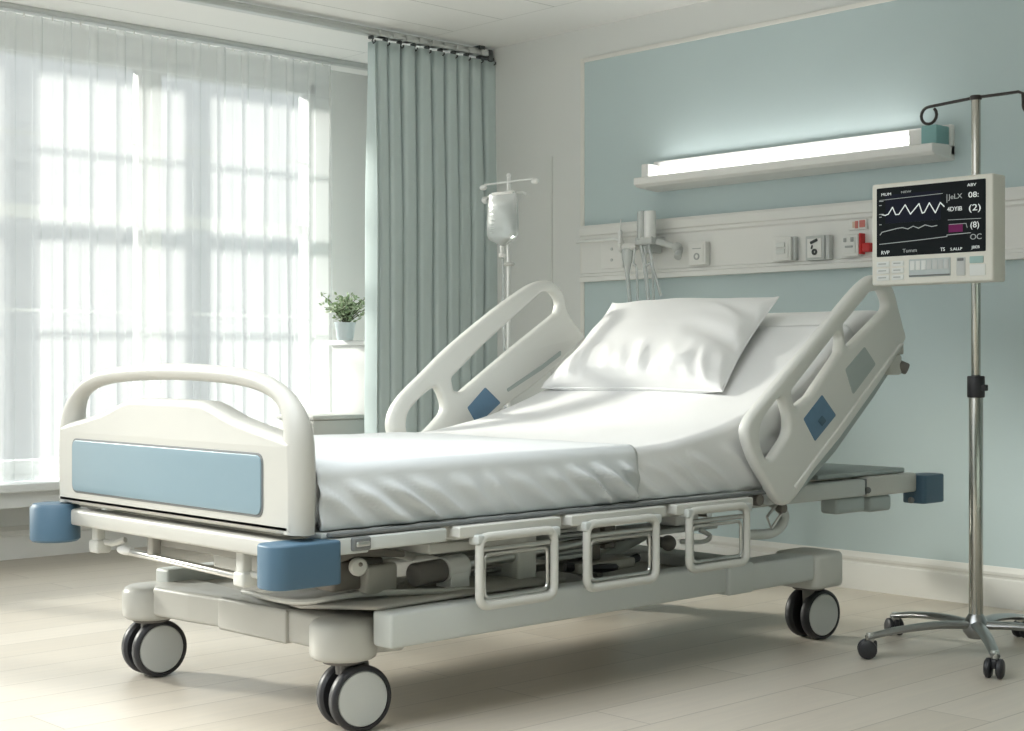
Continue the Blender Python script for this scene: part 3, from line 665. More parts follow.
# hanging grab loops with their brackets
for (y0, y1, by0, by1, z0, z1, tilt) in ((2.722, 3.008, 2.655, 3.045, .330, .518, .0), (3.142, 3.445, 3.085, 3.505, .335, .522, .0), (3.602, 3.890, 3.550, 3.935, .345, .528, .0)):
    b = MB(); b.board(rrect(by0, by1, .519, .551, .008), [], 'X', -3.045, .045, .004); br = b.build('loop_bracket', CREAM2, BED)
    pl = fillet([(y0, z0), (y1, z0), (y1, z1), (y0, z1)], .032, 8)
    b = MB(); b.tube([(-3.016, p[0], p[1]) for p in pl], .0125, 12, closed=True); lp = b.build('grab_loop', CREAM2, BED)
    b = MB(); b.tube([(-3.024, y0 + .01, z1 - .035), (-3.024, y1 - .01, z1 - .035)], .008, 10); b.build('upper_rod', STEEL, lp)
    pl = fillet([(y0 + .022, z0 + .022), (y1 - .022, z0 + .022), (y1 - .022, z1 - .05), (y0 + .022, z1 - .05)], .02, 6)
    b = MB(); b.tube([(-3.022, p[0], p[1]) for p in pl], .0055, 8, closed=True); b.build('inner_rod', STEEL, lp)
    b = MB(); b.box(-3.045, -3.005, y1 - .012, y1 + .018, z1 - .02, z1 + .008, .006); b.build('clamp', GREYP, lp)
    b = MB(); b.box(-3.045, -3.005, y0 - .016, y0 + .012, z1 - .02, z1 + .008, .006); b.build('clamp', GREYP, lp)

# lifting gear under the deck
def arm(name, pts, sx_, m, x, label=None):
    bb = MB(); bb.tube([(x, y, z) for y, z in pts], 1, 8, up=(1, 0, 0), ell=sx_); return bb.build(name, m, BED, label=label)
for x in (-3.40, -3.98):
    b = MB(); b.cyl((x, 2.70, .315), (x, 3.30, .475), .022); b.cyl((x, 2.75, .475), (x, 3.28, .325), .018); b.build('lift_arm', CREAM2, BED)
    b = MB(); b.cyl((x, 3.50, .315), (x, 4.05, .475), .022); b.build('lift_arm', CREAM2, BED)
for y, z in ((2.70, .318), (3.30, .47), (3.50, .318), (4.05, .47)):
    b = MB(); b.cyl((-4.05, y, z), (-3.30, y, z), .016); b.build('pivot_tube', STEEL, BED)
b = MB(); b.box(-3.46, -3.30, 2.44, 2.62, .365, .450, .012); b.board(fillet([(2.34, .452), (2.52, .490), (2.67, .462), (2.67, .445), (2.5, .462), (2.34, .430)], .006), [], 'X', -3.33, .12, .003); b.build('drive_housing', DARKM, BED, label='dark drive housing')
b = MB(); b.box(-3.36, -3.27, 2.535, 2.645, .352, .432, .010); o = b.build('motor_box', TRAYM, BED)
b = MB(); b.lathe([(0, 0), (.022, 0), (.025, .004), (.025, .02), (.020, .026), (0, .027)], (-3.27, 2.50, .435), (1, -.4, .05), 24); o = b.build('crank_boss', CREAM2, BED)
b = MB(); b.ball((-3.238, 2.488, .445), .006); b.build('boss_bolt', DARKM, o)
b = MB(); b.cyl((-3.25, 2.68, .395), (-3.25, 2.79, .400), .034, .008); b.build('actuator_motor', RUBBERG, BED)
b = MB(); b.cyl((-3.25, 2.79, .400), (-3.25, 2.87, .404), .037, .004); b.box(-3.285, -3.215, 2.795, 2.865, .335, .40, .004); b.box(-3.305, -3.195, 2.76, 2.90, .328, .340, .004); b.build('actuator_collar', WHITEP, BED)
b = MB(); b.cyl((-3.25, 2.87, .408), (-3.25, 3.55, .440), .020); b.build('actuator_rod', STEEL, BED)
b = MB(); b.cyl((-3.36, 2.93, .35), (-3.36, 3.75, .345), .012); b.cyl((-3.30, 2.95, .37), (-3.30, 3.10, .372), .008); b.build('link_rod', STEEL, BED)
b = MB(); b.box(-3.40, -3.22, 3.06, 3.14, .30, .50, .008); b.box(-3.40, -3.20, 2.70, 3.08, .455, .485, .006); b.build('lift_post', CREAM2, BED)
t_ = MB(); t_.box(-3.42, -3.24, 3.22, 3.37, .385, .480, .008); o = t_.build('control_box', GREYP, BED)
for k in range(5):
    b = MB(); b.box(-3.242, -3.234, 3.235, 3.355, .398 + k * .016, .405 + k * .016, .002); b.build('vent_slot', SEAL, o)
b = MB(); b.box(-3.38, -3.24, 3.39, 3.44, .37, .49, .006); b.box(-3.36, -3.25, 3.47, 3.52, .40, .49, .006); b.build('bracket_plate', DARKM, BED)
b = MB(); b.box(-3.32, -3.20, 3.30, 3.56, .34, .372, .008); b.build('cable_tray', TRAYM, BED)
b = MB(); b.tube(catmull([(-3.24, 3.28, .362), (-3.20, 3.40, .352), (-3.22, 3.5, .35), (-3.25, 3.62, .36)], 6), .014, 8); b.build('cable', RUBBER, BED)
b = MB(); b.ball((-3.22, 3.74, .400), .026); b.cyl((-3.30, 3.74, .400), (-3.22, 3.74, .400), .018); b.build('pivot_knob', RUBBERG, BED)
b = MB(); b.box(-3.34, -3.22, 3.78, 3.86, .452, .502, .008); b.box(-3.34, -3.24, 3.88, 3.92, .44, .51, .006); b.build('hinge_block', WHITEP, BED)
b = MB(); b.box(-3.40, -3.22, 3.64, 4.00, .428, .446, .006); b.build('lower_plate', GREYP, BED)
b = MB(); b.tube(catmull([(-3.22, 3.80, .40), (-3.19, 3.88, .395), (-3.2, 3.93, .41), (-3.22, 3.9, .43)], 5), .008, 8); b.build('lever', WHITEP, BED)

# head end frame beyond the backrest
for x0 in (-3.165, -4.305):
    b = MB(); b.box(x0, x0 + .09, 4.20, 4.665, .506, .566, .008); b.build('head_beam', GREYP, BED)
for x0 in (-3.150, -4.298):
    b = MB(); b.box(x0, x0 + .068, 4.69, 5.02, .500, .572, .010); b.build('head_extension', CREAM2, BED)
b = MB(); b.box(-3.145, -3.088, 4.655, 4.70, .508, .566, .004); b.ball((-3.083, 4.69, .525), .012); b.ball((-3.083, 4.98, .47), .012); b.build('extension_joint', SEAL, BED)
b = MB(); b.box(-3.16, -3.085, 4.50, 4.68, .448, .505, .012); b.build('head_latch', RECESS, BED)
b = MB(); b.box(-3.16, -3.09, 4.72, 4.86, .440, .500, .014); b.build('head_latch', RECESS, BED)
b = MB(); b.box(-4.28, -3.10, 4.95, 5.04, .505, .568, .010); b.build('head_crossbar', RECESS, BED)
b = MB(); b.box(-4.27, -3.11, 4.42, 4.98, .574, .592, .005); b.build('head_plate', RECESS, BED)
b = MB(); b.tube(catmull([(-3.08, 4.115, .515), (-3.075, 4.17, .480), (-3.075, 4.16, .440), (-3.08, 4.10, .415), (-3.10, 3.98, .418)], 6), [.017] * 24 + [.012], 10); b.build('release_lever', GREYP, BED)
b = MB(); b.tube([(-3.06, 4.12, .52), (-3.055, 4.05, .475), (-3.055, 4.075, .435), (-3.055, 4.15, .50)], .005, 8, closed=True); b.build('spring_clip', STEEL, BED)
b = MB(); b.cyl((-3.09, 4.01, .535), (-3.05, 4.01, .535), .020, .004); b.build('pivot_bolt', DARKM, BED)
b = MB(); b.cyl((-3.07, 4.13, .50), (-3.04, 4.13, .50), .016, .003); b.build('pivot_bolt', DARKM, BED)

# backrest frame
MT = [(2.2, .722), (3.45, .724), (3.62, .732), (3.86, .772), (4.05, .825), (4.2, .875), (4.35, .955), (4.5, 1.058), (4.60, 1.128), (4.66, 1.162), (4.72, 1.178), (4.86, 1.196)]
def mz(y):
    # smoothed profile of the mattress top along the bed
    return sum(interp(MT, y + d) * w for d, w in ((-.07, .15), (-.035, .2), (0, .3), (.035, .2), (.07, .15)))
def mslope(y): return (mz(y + .02) - mz(y - .02)) / .04
def mpos(y, off):
    s = mslope(y); l = math.hypot(1, s); return (y - s / l * off, mz(y) + off / l)
b = MB()
for x in (-3.16, -4.22):
    b.tube([(x, *mpos(y, -.205)) for y in (3.98, 4.1, 4.25, 4.4, 4.55, 4.7, 4.80)], .018, 10, up=(1, 0, 0))
for y in (4.05, 4.4, 4.78): b.tube([(-4.22, *mpos(y, -.205)), (-3.16, *mpos(y, -.205))], .015, 8)
b.build('backrest_frame', RECESS, BED)
P = [[(x, *mpos(y, -.175)) for x in (-4.27, -3.09)] for y in [3.97 + .0725 * k for k in range(12)]]
b = MB(); b.grid(P); o = b.build('backrest_plate', GREYP, BED); md = o.modifiers.new('t', 'SOLIDIFY'); md.thickness = .012

# side rails
nOut = catmull([(4.105, .512), (4.055, .540), (4.005, .595), (3.940, .670), (3.898, .755), (3.915, .808), (3.99, .866), (4.166, .992), (4.342, 1.118), (4.49, 1.226), (4.58, 1.283), (4.645, 1.306), (4.715, 1.297), (4.765, 1.262), (4.80, 1.195), (4.832, 1.125), (4.848, 1.078), (4.79, 1.022), (4.66, .920), (4.421, .736), (4.28, .625), (4.17, .535)], 5, True)
nH1 = catmull([(3.972, .750), (3.990, .802), (4.042, .848), (4.088, .872), (4.115, .838), (4.128, .790), (4.118, .750), (4.070, .704), (4.025, .672), (3.988, .696)], 4, True)
nH2 = fillet([(4.142, .892), (4.405, 1.092), (4.432, 1.082), (4.425, 1.028), (4.250, .878), (4.165, .840)], .02)
nH3 = fillet([(4.448, 1.122), (4.615, 1.243), (4.69, 1.255), (4.735, 1.195), (4.505, 1.058), (4.468, 1.046)], [.014, .05, .04, .03, .02, .015])
def v2(L): return [(p[0], p[1]) for p in L]
XN = -3.041
b = MB(); b.board(v2(nOut), [v2(nH1), nH2, nH3], 'X', XN, .044, .017, 4); sr = b.build('side_rail', RAILW, BED, smooth=50, label='near side rail with three openings')
b = MB(); b.board(fillet([(4.205, .800), (4.312, .880), (4.395, .808), (4.271, .722)], .006), [], 'X', XN + .0225, .004, .001); lb = b.build('blue_sticker', LABELB, sr)
b = MB(); b.board(fillet([(4.285, .79), (4.31, .81), (4.335, .79), (4.31, .772)], .004), [], 'X', XN + .0250, .002, .0005); b.build('sticker_mark', BUMPB, lb)
b = MB(); b.board(fillet([(4.452, .967), (4.571, 1.048), (4.643, .985), (4.499, .877)], .01), [], 'X', XN + .0222, .003, .001); b.build('grey_recess', RECESS, sr)
b = MB(); b.board(fillet([(4.165, .560), (4.150, .575), (4.42, .775), (4.66, .958), (4.80, 1.062), (4.828, 1.062), (4.66, .918), (4.42, .732)], .008), [], 'X', XN + .020, .016, .007); b.build('lower_trim', RAILW, sr)
b = MB(); b.board(fillet([(4.20, .520), (4.16, .545), (4.42, .725), (4.66, .91), (4.82, 1.045), (4.875, 1.02), (4.70, .870), (4.45, .675)], .01), [], 'X', XN - .028, .022, .006); b.build('rail_carrier', RECESS, sr)
b = MB(); b.cyl((XN - .02, 4.835, .985), (XN + .015, 4.865, .965), .022, .006); b.build('rail_knob', RUBBERG, sr); 
b = MB(); b.cyl((XN - .035, 4.84, 1.035), (XN + .0, 4.86, 1.035), .014, .003); b.box(XN - .03, XN + .005, 4.76, 4.845, .945, 1.02, .01); b.build('rail_catch', CREAM2, sr)

XF = -4.40
fOut = catmull([(3.70, .545), (3.62, .585), (3.545, .66), (3.508, .735), (3.515, .800), (3.565, .866), (3.68, .955), (3.798, 1.045), (3.96, 1.15), (4.12, 1.245), (4.255, 1.312), (4.35, 1.326), (4.42, 1.285), (4.448, 1.205), (4.50, 1.150), (4.549, 1.098), (4.503, 1.062), (4.35, .955), (4.20, .868), (4.066, .80), (3.95, .70), (3.80, .57)], 5, True)
fH1 = catmull([(3.585, .735), (3.590, .795), (3.630, .838), (3.69, .880), (3.735, .892), (3.765, .850), (3.772, .808), (3.745, .775), (3.68, .725), (3.62, .70)], 4, True)
fH2 = fillet([(3.808, .930), (3.98, 1.062), (4.16, 1.185), (4.30, 1.280), (4.36, 1.286), (4.405, 1.240), (4.39, 1.195), (4.12, 1.035), (3.863, .874), (3.82, .880)], [.02, 0, 0, .05, .05, .03, .03, 0, .03, .02])
b = MB(); b.board(v2(fOut), [v2(fH1), fH2], 'X', XF, .052, .018, 4); sf = b.build('side_rail', RAILW, BED, smooth=50, label='far side rail with two openings')
b = MB(); b.board(fillet([(3.883, .814), (3.977, .892), (4.06, .830), (3.935, .745)], .006), [], 'X', XF + .027, .004, .001); b.build('blue_sticker', LABELB, sf)
b = MB(); b.board(fillet([(4.10, .872), (4.095, .885), (4.30, .985), (4.40, 1.04), (4.40, 1.02), (4.29, .96)], .004), [], 'X', XF + .027, .005, .001); b.build('grey_slot', RECESS, sf)
b = MB(); b.box(-4.38, -4.25, 3.70, 3.80, .50, .60, .01); b.build('rail_mount', GREYP, sf)
b = MB(); b.box(-3.12, -3.06, 4.08, 4.20, .51, .60, .01); b.build('rail_mount', GREYP, sr)

# ------------------------------------------------------------------ mattress, sheets, pillow
MX0, MX1 = -4.275, -3.105
def mattress():
    P = []
    ys = [2.245 + (4.86 - 2.245) * k / 60 for k in range(61)]
    for i, y in enumerate(ys):
        e = min(1, min(i, 60 - i) / 2.0); ring = []
        T = .155; R = .035
        for (cx_, cz_, a0) in ((MX1 - R, -R, 0), (MX0 + R, -R, 90), (MX0 + R, -T + R, 180), (MX1 - R, -T + R, 270)):
            for k in range(6):
                a = math.radians(a0 + 90 * k / 5)
                x = cx_ + R * math.cos(a); off = cz_ + R * math.sin(a)
                q = .85 + .15 * e; off = -T / 2 + (off + T / 2) * q
                ring.append((x, *mpos(y, off)))
        P.append(ring)
    m = MB(); m.grid(P, closed_v=True)
    for ring in (P[0], P[-1]):
        vs = []
        for p in ring:
            vs.append(min(m.bm.verts, key=lambda v: (v.co - Vector(p)).length))
        m.bm.faces.new(vs)
    bmesh.ops.recalc_face_normals(m.bm, faces=m.bm.faces)
    o = m.build('mattress', MATT, smooth=50)
    tag(o, 'white mattress on the bed, showing bare at its raised head end', 'mattress')
mattress()

def drape(name, y0, y1, m, lift, wr, seed, hem, step):
    """cloth over the mattress: top plus both sides"""
    P = []; NY = int((y1 - y0) / .0125)
    for i in range(NY + 1):
        y = y0 + (y1 - y0) * i / NY; row = []
        us = []
        # cross-section param: near hem -> near top edge -> far top edge -> far hem
        R = .022 + lift; xe = MX1 + lift; xf = MX0 - lift
        bot = -.155 + hem
        for k in range(15): us.append(('n', k / 14))
        for k in range(1, 7): us.append(('nc', k / 6))
        for k in range(1, 40): us.append(('t', k / 39))
        for k in range(1, 7): us.append(('fc', k / 6))
        for k in range(1, 8): us.append(('f', k / 7))
        for kind, u in us:
            bot = (-(mz(y) - .568) * math.hypot(1, mslope(y)) if y < 4.02 else -(.155 + .02 * 0) - .06 * (1 - sstep(4.02, 4.12, y)))
            if kind == 'n': x, off = xe, bot + (lift - R - bot) * u; h = 1 - u
            elif kind == 'nc': a = u * PI / 2; x, off = xe - R + R * math.cos(a), lift - R + R * math.sin(a); h = 0
            elif kind == 't': x, off = (xe - R) + (xf + R - xe + R) * u, lift; h = 0
            elif kind == 'fc': a = u * PI / 2; x, off = xf + R - R * math.sin(a), lift - R + R * math.cos(a); h = 0
            else: x, off = xf, (lift - R) + (bot - lift + R) * u; h = u
            yy, z = mpos(y, off)
            if kind in ('n', 'nc', 'f', 'fc'):
                hh = h if kind in ('n', 'f') else 0
                prof = sstep(.0, .42, hh) * (1 - .4 * sstep(.85, 1.0, hh)) if kind in ('n', 'f') else 0
                if step: prof *= (1 - .8 * sstep(y1 - .07, y1, y))
                if not step: prof *= sstep(3.36, 3.48, y)
                q = y - .17 * hh + .025 * noise.noise(Vector((y * 6, seed, 2)))
                amp = min(1.25, max(.35, .8 + 1.3 * noise.noise(Vector((q * 2.6, seed, 0)))))
                w_ = math.sin(2 * PI * q / .115 + 2.6 * noise.noise(Vector((q * 5, hh * .7, seed))))
                w2 = math.sin(2 * PI * q / .047 + 3.0 * noise.noise(Vector((q * 8, hh, seed + 5))))
                fold = (max(0, .5 + .5 * w_)) ** 1.8 + .07 * w2
                d = wr * amp * fold * prof + wr * .15 * prof
                x += d if kind in ('n', 'nc') else -d
            if kind == 't':
                z += .0035 * noise.noise(Vector((x * 3.5, y * 2.2, seed + 8))) + .0022 * noise.noise(Vector((x * 9 + y * 4, y * 7, seed)))
            if step and y > y1 - .03:
                pass
            row.append((x, yy, z))
        P.append(row)
    mm = MB(); mm.grid(P); bmesh.ops.recalc_face_normals(mm.bm, faces=mm.bm.faces)
    o = mm.build(name, m, smooth=80)
    md = o.modifiers.new('t', 'SOLIDIFY'); md.thickness = .003; md.offset = -1 if o.data.polygons[len(o.data.polygons) // 2].normal.z > 0 else 1
    return o
o = drape('bed_sheet', 2.25, 4.60, SHEET, .006, .016, 3.3, .012, False)
tag(o, 'white fitted sheet over the raised half of the mattress under the pillow', 'sheet')
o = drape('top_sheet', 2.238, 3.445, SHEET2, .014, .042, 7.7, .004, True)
tag(o, 'white top sheet spread over the foot half of the bed with creased side', 'top sheet')

def pillow():
    N = 72; A, B = .442, .294
    # frame of the pillow on the backrest slope
    c = Vector((-3.829, 4.412, 1.045)); ang = math.radians(36.5)
    ex = Vector((1, 0, 0)); ey = Vector((0, math.cos(ang), math.sin(ang))); ez = Vector((0, -math.sin(ang), math.cos(ang)))
    def surf(side):
        P = []
        for i in range(N + 1):
            row = []
            for j in range(N + 1):
                u = -1 + 2 * i / N; v = -1 + 2 * j / N
                u = math.sin(u * PI / 2); v = math.sin(v * PI / 2)
                du = 1 - .075 * (1 - abs(v) ** 2.0) * abs(u) ** 3; dv = 1 - .085 * (1 - abs(u) ** 2.0) * abs(v) ** 3
                g = max(0, (1 - u * u)) ** .55 * max(0, (1 - v * v)) ** (.50 - .20 * max(0, -v))
                g *= 1 + .25 * max(0, -v) * (1 - u * u)
                h = (.125 if side > 0 else .060) * g
                # creases running in from the bottom seam and the right seam
                if side > 0:
                    w1 = sstep(.30, .72, -v) * (1 - sstep(.93, 1.0, -v)) * (1 - .7 * u * u)
                    r = noise.noise(Vector((u * 5.2 + .6 * v, v * .9, 2.2))); r2 = noise.noise(Vector((u * 9 - 1.2 * v, v, 5)))
                    h += .024 * w1 * (1 - 2.6 * abs(r)) + .010 * w1 * r2
                    w2 = sstep(.25, .75, u) * (1 - sstep(.93, 1, u)) * (1 - v * v)
                    h += .020 * w2 * (1 - 2.4 * abs(noise.noise(Vector((v * 3.1 + 1.1 * u, u * .8, 7.7)))))
                    h += .004 * noise.noise(Vector((u * 3, v * 3, 1)))
                row.append(c + ex * (A * u * du * (1 - .03 * v) - .041 * v) + ey * (B * v * dv) + ez * (side * h + .012 * (abs(u) ** 3 + abs(v) ** 3)))
            P.append(row)
        return P
    m = MB(); m.grid(surf(1)); m.grid(surf(-1)); bmesh.ops.remove_doubles(m.bm, verts=m.bm.verts, dist=.0008); bmesh.ops.recalc_face_normals(m.bm, faces=m.bm.faces)
    t = thing('pillow', (c.x, c.y - .3, c.z - .2), 'plump white pillow leaning on the raised backrest', 'pillow')
    m.build('pillow_case', PILLOWM, t, smooth=80)
    edge = []
    for k in range(4):
        for q in range(40):
            s = math.sin((-1 + 2 * q / 40) * PI / 2)
            u, v = ((s, -1), (1, s), (-s, 1), (-1, -s))[k]
            du = 1 - .075 * (1 - abs(v) ** 2.0) * abs(u) ** 3; dv = 1 - .085 * (1 - abs(u) ** 2.0) * abs(v) ** 3
            edge.append(c + ex * (A * u * du * (1 - .03 * v) - .041 * v) + ey * (B * v * dv) + ez * (.012 * (abs(u) ** 3 + abs(v) ** 3)))
    b = MB(); b.tube(edge, .003, 8, closed=True); b.build('seam_piping', PILLOWM, t)
pillow()

# ------------------------------------------------------------------ monitor stand
px_, py_ = -2.622, 4.64
t = thing('pole_stand', (px_, py_, 0), 'tall steel pole stand on black casters at the right carrying the monitor', 'iv pole')
b = MB(); b.cyl((px_, py_, .10), (px_, py_, .94), .0235, .002); b.build('lower_pole', POLEM, t)
b = MB(); b.cyl((px_, py_, .90), (px_, py_, 1.893), .0155, .002); b.build('upper_pole', POLEM, t)
b = MB(); b.cyl((px_, py_, .872), (px_, py_, .946), .029, .004); b.box(px_ + .005, px_ + .04, py_ - .012, py_ + .012, .895, .917, .004); b.build('height_clamp', RUBBER, t, label='black height clamp')
hk = []
for k in range(15):
    a = math.radians(90 + 315 * k / 14); hk.append((px_ - .180 + .030 * math.cos(a), py_, 1.853 + .030 * math.sin(a)))
b = MB(); b.tube([(px_ + .0, py_, 1.893), (px_ - .09, py_, 1.888)] + hk, .0055, 8); b.build('bag_hook', WIREM, t)
hk = []
for k in range(10):
    a = math.radians(180 + 200 * k / 9); hk.append((px_ + .200 + .028 * math.cos(a), py_, 1.845 + .028 * math.sin(a)))
b = MB(); b.tube([(px_, py_, 1.893), (px_ + .09, py_, 1.892), (px_ + .155, py_, 1.892), (px_ + .170, py_, 1.885), (px_ + .172, py_, 1.86)] + hk, .0055, 8); b.build('bag_hook', WIREM, t)
b = MB(); b.cyl((px_, py_, 1.884), (px_, py_, 1.90), .020, .004); b.build('pole_cap', WIREM, t)
b = MB(); b.lathe([(0, .055), (.026, .055), (.042, .075), (.046, .095), (.036, .118), (.022, .14), (0, .14)], (px_, py_, 0)); b.build('hub', LEGM, t)
for adeg in (238, 308, 24, 96, 166):
    a = math.radians(adeg); dx, dy = math.cos(a), math.sin(a); R = .385
    pts = [(px_ + dx * q, py_ + dy * q, z) for q, z in ((.02, .100), (.15, .103), (.28, .092), (R - .02, .078), (R + .012, .070))]
    b = MB(); b.tube(catmull(pts, 5), [.024 - .009 * k / 20 for k in range(21)], 12, up=(0, 0, 1), ell=(.62, 1)); lg = b.build('leg', LEGM, t)
    ex_, ey_ = px_ + dx * R, py_ + dy * R
    b = MB(); b.cyl((ex_, ey_, .052), (ex_, ey_, .086), .014, .003); b.build('caster_stem', STEEL, lg)
    th = a + 1.2; wx, wy = math.cos(th), math.sin(th)
    b = MB()
    for s in (-1, 1):
        b.lathe([(0, -.011), (.024, -.011), (.031, -.006), (.032, 0), (.031, .006), (.024, .011), (0, .012)], (ex_ + wx * s * .018 + wy * .010, ey_ + wy * s * .018 - wx * .010, .032), (wx, wy, 0), 24)
    b.obox(Vector((ex_, ey_, .046)), (.02, .045, .03), Matrix.Rotation(th, 3, 'Z'), .006); b.build('caster', RUBBER, lg)

# ------------------------------------------------------------------ patient monitor
t = thing('patient_monitor', (-2.74, 4.58, 1.26), 'ivory patient monitor with dark trace screen clamped to the steel pole', 'monitor')
MX_0, MX_1, MF = -2.962, -2.498, 4.530
SCX0, SCX1, SCZ0, SCZ1 = -2.941, -2.524, 1.360, 1.600
b = MB(); b.board(rrect(MX_0, MX_1, 1.260, 1.616, .010), [], 'Y', 4.572, .084, .007); b.board(rrect(MX_0 + .03, MX_1 - .03, 1.29, 1.59, .02), [], 'Y', 4.607, .016, .006); mo = b.build('housing', BEZEL, t)
b = MB(); b.box(px_ - .03, px_ + .03, 4.61, 4.622, 1.40, 1.47, .004); b.box(px_ + .0205, px_ + .034, 4.61, 4.665, 1.41, 1.46, .004); b.box(px_ - .034, px_ - .0205, 4.61, 4.665, 1.41, 1.46, .004); b.build('pole_clamp', RUBBERG, t)
b = MB(); b.board(rrect(SCX0, SCX1, SCZ0, SCZ1, .004), [], 'Y', 4.5305, .004, .0008); scn = b.build('screen', SCREEN, t, label='dark screen with white traces')
YS = 4.5278
b = MB(); b.box(-2.905, -2.69, YS, YS + .0016, 1.475, 1.575); b.build('trace_field', SCREENB, scn, smooth=0)
def line(pts, r, m, name):
    bb = MB()
    for (x0, z0), (x1, z1) in zip(pts[:-1], pts[1:]):
        d = Vector((x1 - x0, 0, z1 - z0)); L = d.length; a = math.atan2(d.z, d.x)
        bb.obox(Vector(((x0 + x1) / 2, YS - .0003, (z0 + z1) / 2)), (L + r * 1.2, .0012, r * 2), Matrix.Rotation(-a, 3, 'Y'))
    return bb.build(name, m, scn, smooth=0)
def SX(u): return SCX0 + (SCX1 - SCX0) * u
def SZ(v): return SCZ1 - (SCZ1 - SCZ0) * v
ecg = [(.055, .385), (.085, .40), (.115, .385), (.155, .29), (.185, .40), (.215, .40), (.275, .27), (.325, .41), (.405, .27), (.435, .41), (.455, .40), (.50, .27), (.555, .42), (.60, .28), (.635, .34)]
line([(SX(u), SZ(v)) for u, v in ecg], .0017, TRACE, 'heart_trace')
line([(SX(u), SZ(v)) for u, v in [(.035, .68), (.055, .64), (.13, .62), (.20, .60), (.25, .595), (.30, .62), (.35, .585), (.40, .62), (.46, .58), (.52, .61), (.57, .60)]], .0013, TRACEG, 'breath_trace')
line([(SX(u), SZ(v)) for u, v in [(.03, .815), (.25, .80), (.45, .785), (.66, .765), (.66, .745), (.87, .735)]], .0011, TRACEG, 'pressure_trace')
line([(SX(.03), SZ(.175)), (SX(.62), SZ(.155))], .0008, TRACEG, 'header_rule')
line([(SX(.66), SZ(.175)), (SX(.66), SZ(.29))], .0010, TRACEG, 'column_rule')
line([(SX(.67), SZ(.535)), (SX(.96), SZ(.545))], .0008, TRACEG, 'row_rule')
for v in (.19, .25, .38, .42, .53):
    line([(SX(.03), SZ(v)), (SX(.03 + (.035 if v in (.19, .38) else .018)), SZ(v))], .0013, TRACEG, 'axis_tick')
b = MB(); b.box(SX(.675), SX(.80), YS - .0006, YS + .001, SZ(.71), SZ(.60)); b.build('magenta_block', MAGEN, scn, smooth=0)
line([(SX(.68), SZ(.60)), (SX(.83), SZ(.60)), (SX(.84), SZ(.66))], .0008, TRACEG, 'block_outline')
def text(s, u, v, size, m, name='readout', par=None, y=None, sx=1.0):
    cu = bpy.data.curves.new('txt', 'FONT'); cu.body = s; cu.size = size; cu.extrude = .0003; cu.align_x = 'LEFT'
    ob = bpy.data.objects.new('txt', cu); COL.objects.link(ob); bpy.context.view_layer.update()
    me = bpy.data.meshes.new_from_object(ob.evaluated_get(bpy.context.evaluated_depsgraph_get())); bpy.data.objects.remove(ob); bpy.data.curves.remove(cu)
    me.transform(Matrix(((sx, 0, 0, u), (0, 0, -1, YS - .0006 if y is None else y), (0, 1, 0, v), (0, 0, 0, 1))))
    return finish(me, name, m, par or scn, 0)
text('MUM', SX(.045), SZ(.115), .014, TRACE, sx=1.3); text('NEW', SX(.235), SZ(.10), .011, TRACEG, sx=1.6)
text('ABV', SX(.84), SZ(.09), .014, TRACE, sx=1.3)
text('JeLX', SX(.675), SZ(.245), .024, TRACEG, sx=1.1); text('08:', SX(.85), SZ(.245), .026, TRACE, sx=1.25)
text('4DYIB', SX(.662), SZ(.415), .021, TRACE, sx=1.0); text('(2)', SX(.85), SZ(.43), .030, TRACE, sx=1.4)
text('(8)', SX(.865), SZ(.665), .028, TRACE, sx=1.1); text('OC', SX(.865), SZ(.83), .026, TRACEG, sx=1.1)
text('RVP', SX(.045), SZ(.965), .018, TRACE, sx=1.1); text('Tumm', SX(.25), SZ(.955), .018, TRACEG, sx=1.2)
text('TS', SX(.60), SZ(.965), .017, TRACE); text('S.ALLP', SX(.69), SZ(.965), .013, TRACE, sx=1.2); text('JBEB', SX(.88), SZ(.955), .013, TRACE, sx=1.2)
for x0, x1 in ((-2.940, -2.889), (-2.880, -2.832)):
    for k in range(3):
        b = MB(); b.box(x0, x1, 4.5262, 4.532, 1.277 + k * .024, 1.295 + k * .024, .002); kb = b.build('soft_key', BTNA, t)
        b = MB(); b.box(x0 + .008, x1 - .012, 4.5255, 4.5265, 1.285 + k * .024, 1.289 + k * .024); b.build('key_legend', LEGEND, kb, smooth=0)
b = MB(); b.box(-2.812, -2.653, 4.5262, 4.532, 1.284, 1.346, .003); kp = b.build('key_panel', BTNG, t)
for k in range(7):
    b = MB(); b.box(-2.806 + k * .0216, -2.788 + k * .0216, 4.5245, 4.527, 1.308, 1.340, .002); b.build('panel_key', BTNA if k < 3 else SOCKG, kp)
b = MB(); b.box(-2.81, -2.655, 4.5245, 4.527, 1.286, 1.291); b.build('key_strip', SEAL, kp, smooth=0)
b = MB(); b.box(-2.631, -2.598, 4.5262, 4.532, 1.282, 1.344, .003); kp = b.build('dial_panel', SOCKG, t)
b = MB(); b.box(-2.626, -2.603, 4.524, 4.527, 1.332, 1.341, .003); b.build('dark_key', SEAL, kp)
b = MB(); b.box(-2.582, -2.532, 4.5255, 4.532, 1.322, 1.345, .003); b.build('power_key', BTNT, t, label='teal power key')
b = MB(); b.box(-2.582, -2.525, 4.5268, 4.532, 1.280, 1.318, .002); b.build('rating_sticker', BTNA, t)

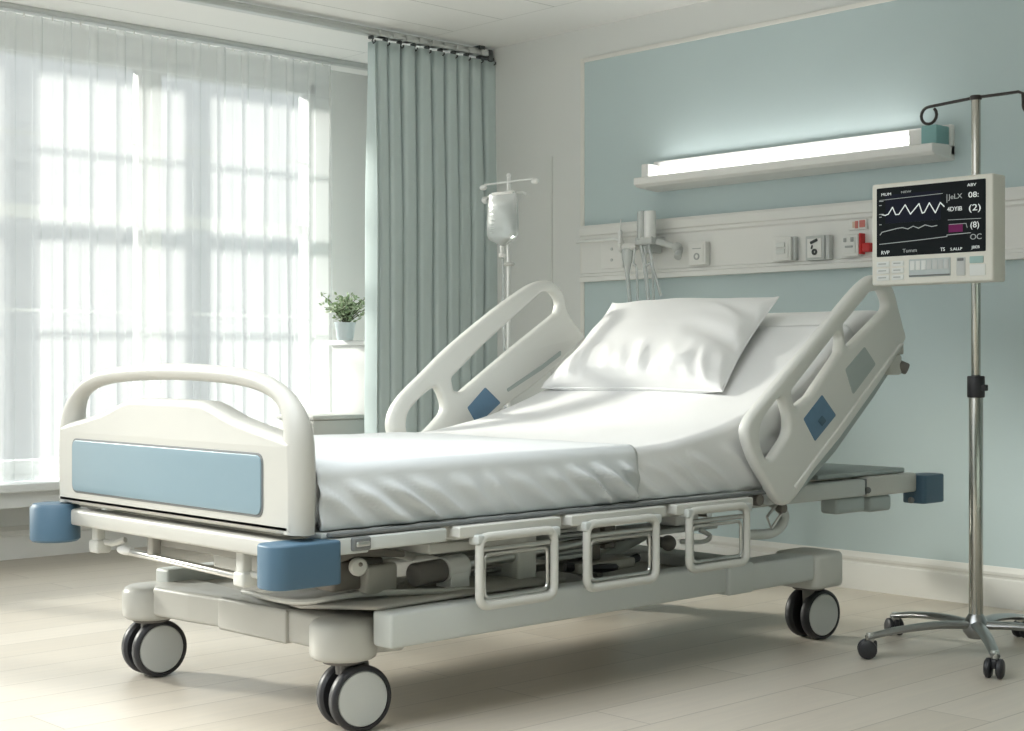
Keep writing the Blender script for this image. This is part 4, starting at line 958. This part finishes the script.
# ------------------------------------------------------------------ camera, light, view
cam = bpy.data.cameras.new('camera'); co = bpy.data.objects.new('camera', cam); COL.objects.link(co)
co.location = (0, 0, 1); co.rotation_euler = (PI / 2, 0, math.atan(1588 / 1497)); cam.sensor_width = 36; cam.lens = 1497 * 36 / 1024; cam.shift_y = -5.5 / 1024
cam.clip_start = .05
SC.camera = co

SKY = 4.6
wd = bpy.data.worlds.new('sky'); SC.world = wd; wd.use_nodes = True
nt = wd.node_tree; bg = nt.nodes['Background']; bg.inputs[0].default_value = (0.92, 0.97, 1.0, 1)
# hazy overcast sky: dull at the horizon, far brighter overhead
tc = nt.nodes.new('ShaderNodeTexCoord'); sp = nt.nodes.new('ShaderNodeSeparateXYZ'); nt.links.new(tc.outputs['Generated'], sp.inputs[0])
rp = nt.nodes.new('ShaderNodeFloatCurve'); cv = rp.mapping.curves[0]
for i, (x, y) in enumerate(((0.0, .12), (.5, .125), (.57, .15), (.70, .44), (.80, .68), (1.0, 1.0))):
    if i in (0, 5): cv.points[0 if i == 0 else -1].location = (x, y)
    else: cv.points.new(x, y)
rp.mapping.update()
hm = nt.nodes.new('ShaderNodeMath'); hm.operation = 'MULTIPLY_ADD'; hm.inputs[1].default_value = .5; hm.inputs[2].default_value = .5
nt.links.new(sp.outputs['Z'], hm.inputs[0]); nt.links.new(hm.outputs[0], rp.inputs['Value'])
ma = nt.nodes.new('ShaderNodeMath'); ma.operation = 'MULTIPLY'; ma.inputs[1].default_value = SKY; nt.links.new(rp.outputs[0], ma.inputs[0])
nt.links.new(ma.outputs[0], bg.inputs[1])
sl = bpy.data.lights.new('sun', 'SUN'); so = bpy.data.objects.new('sun', sl); COL.objects.link(so)
sl.energy = 10.5; sl.angle = math.radians(7); sl.color = (1.0, .955, .87)
d = Vector((1, .38, -.40)).normalized(); so.rotation_euler = d.to_track_quat('-Z', 'Y').to_euler()

SC.view_settings.view_transform = 'Standard'; SC.view_settings.look = 'None'; SC.view_settings.gamma = 1; SC.view_settings.use_curve_mapping = False
SC.view_settings.exposure = 0.42
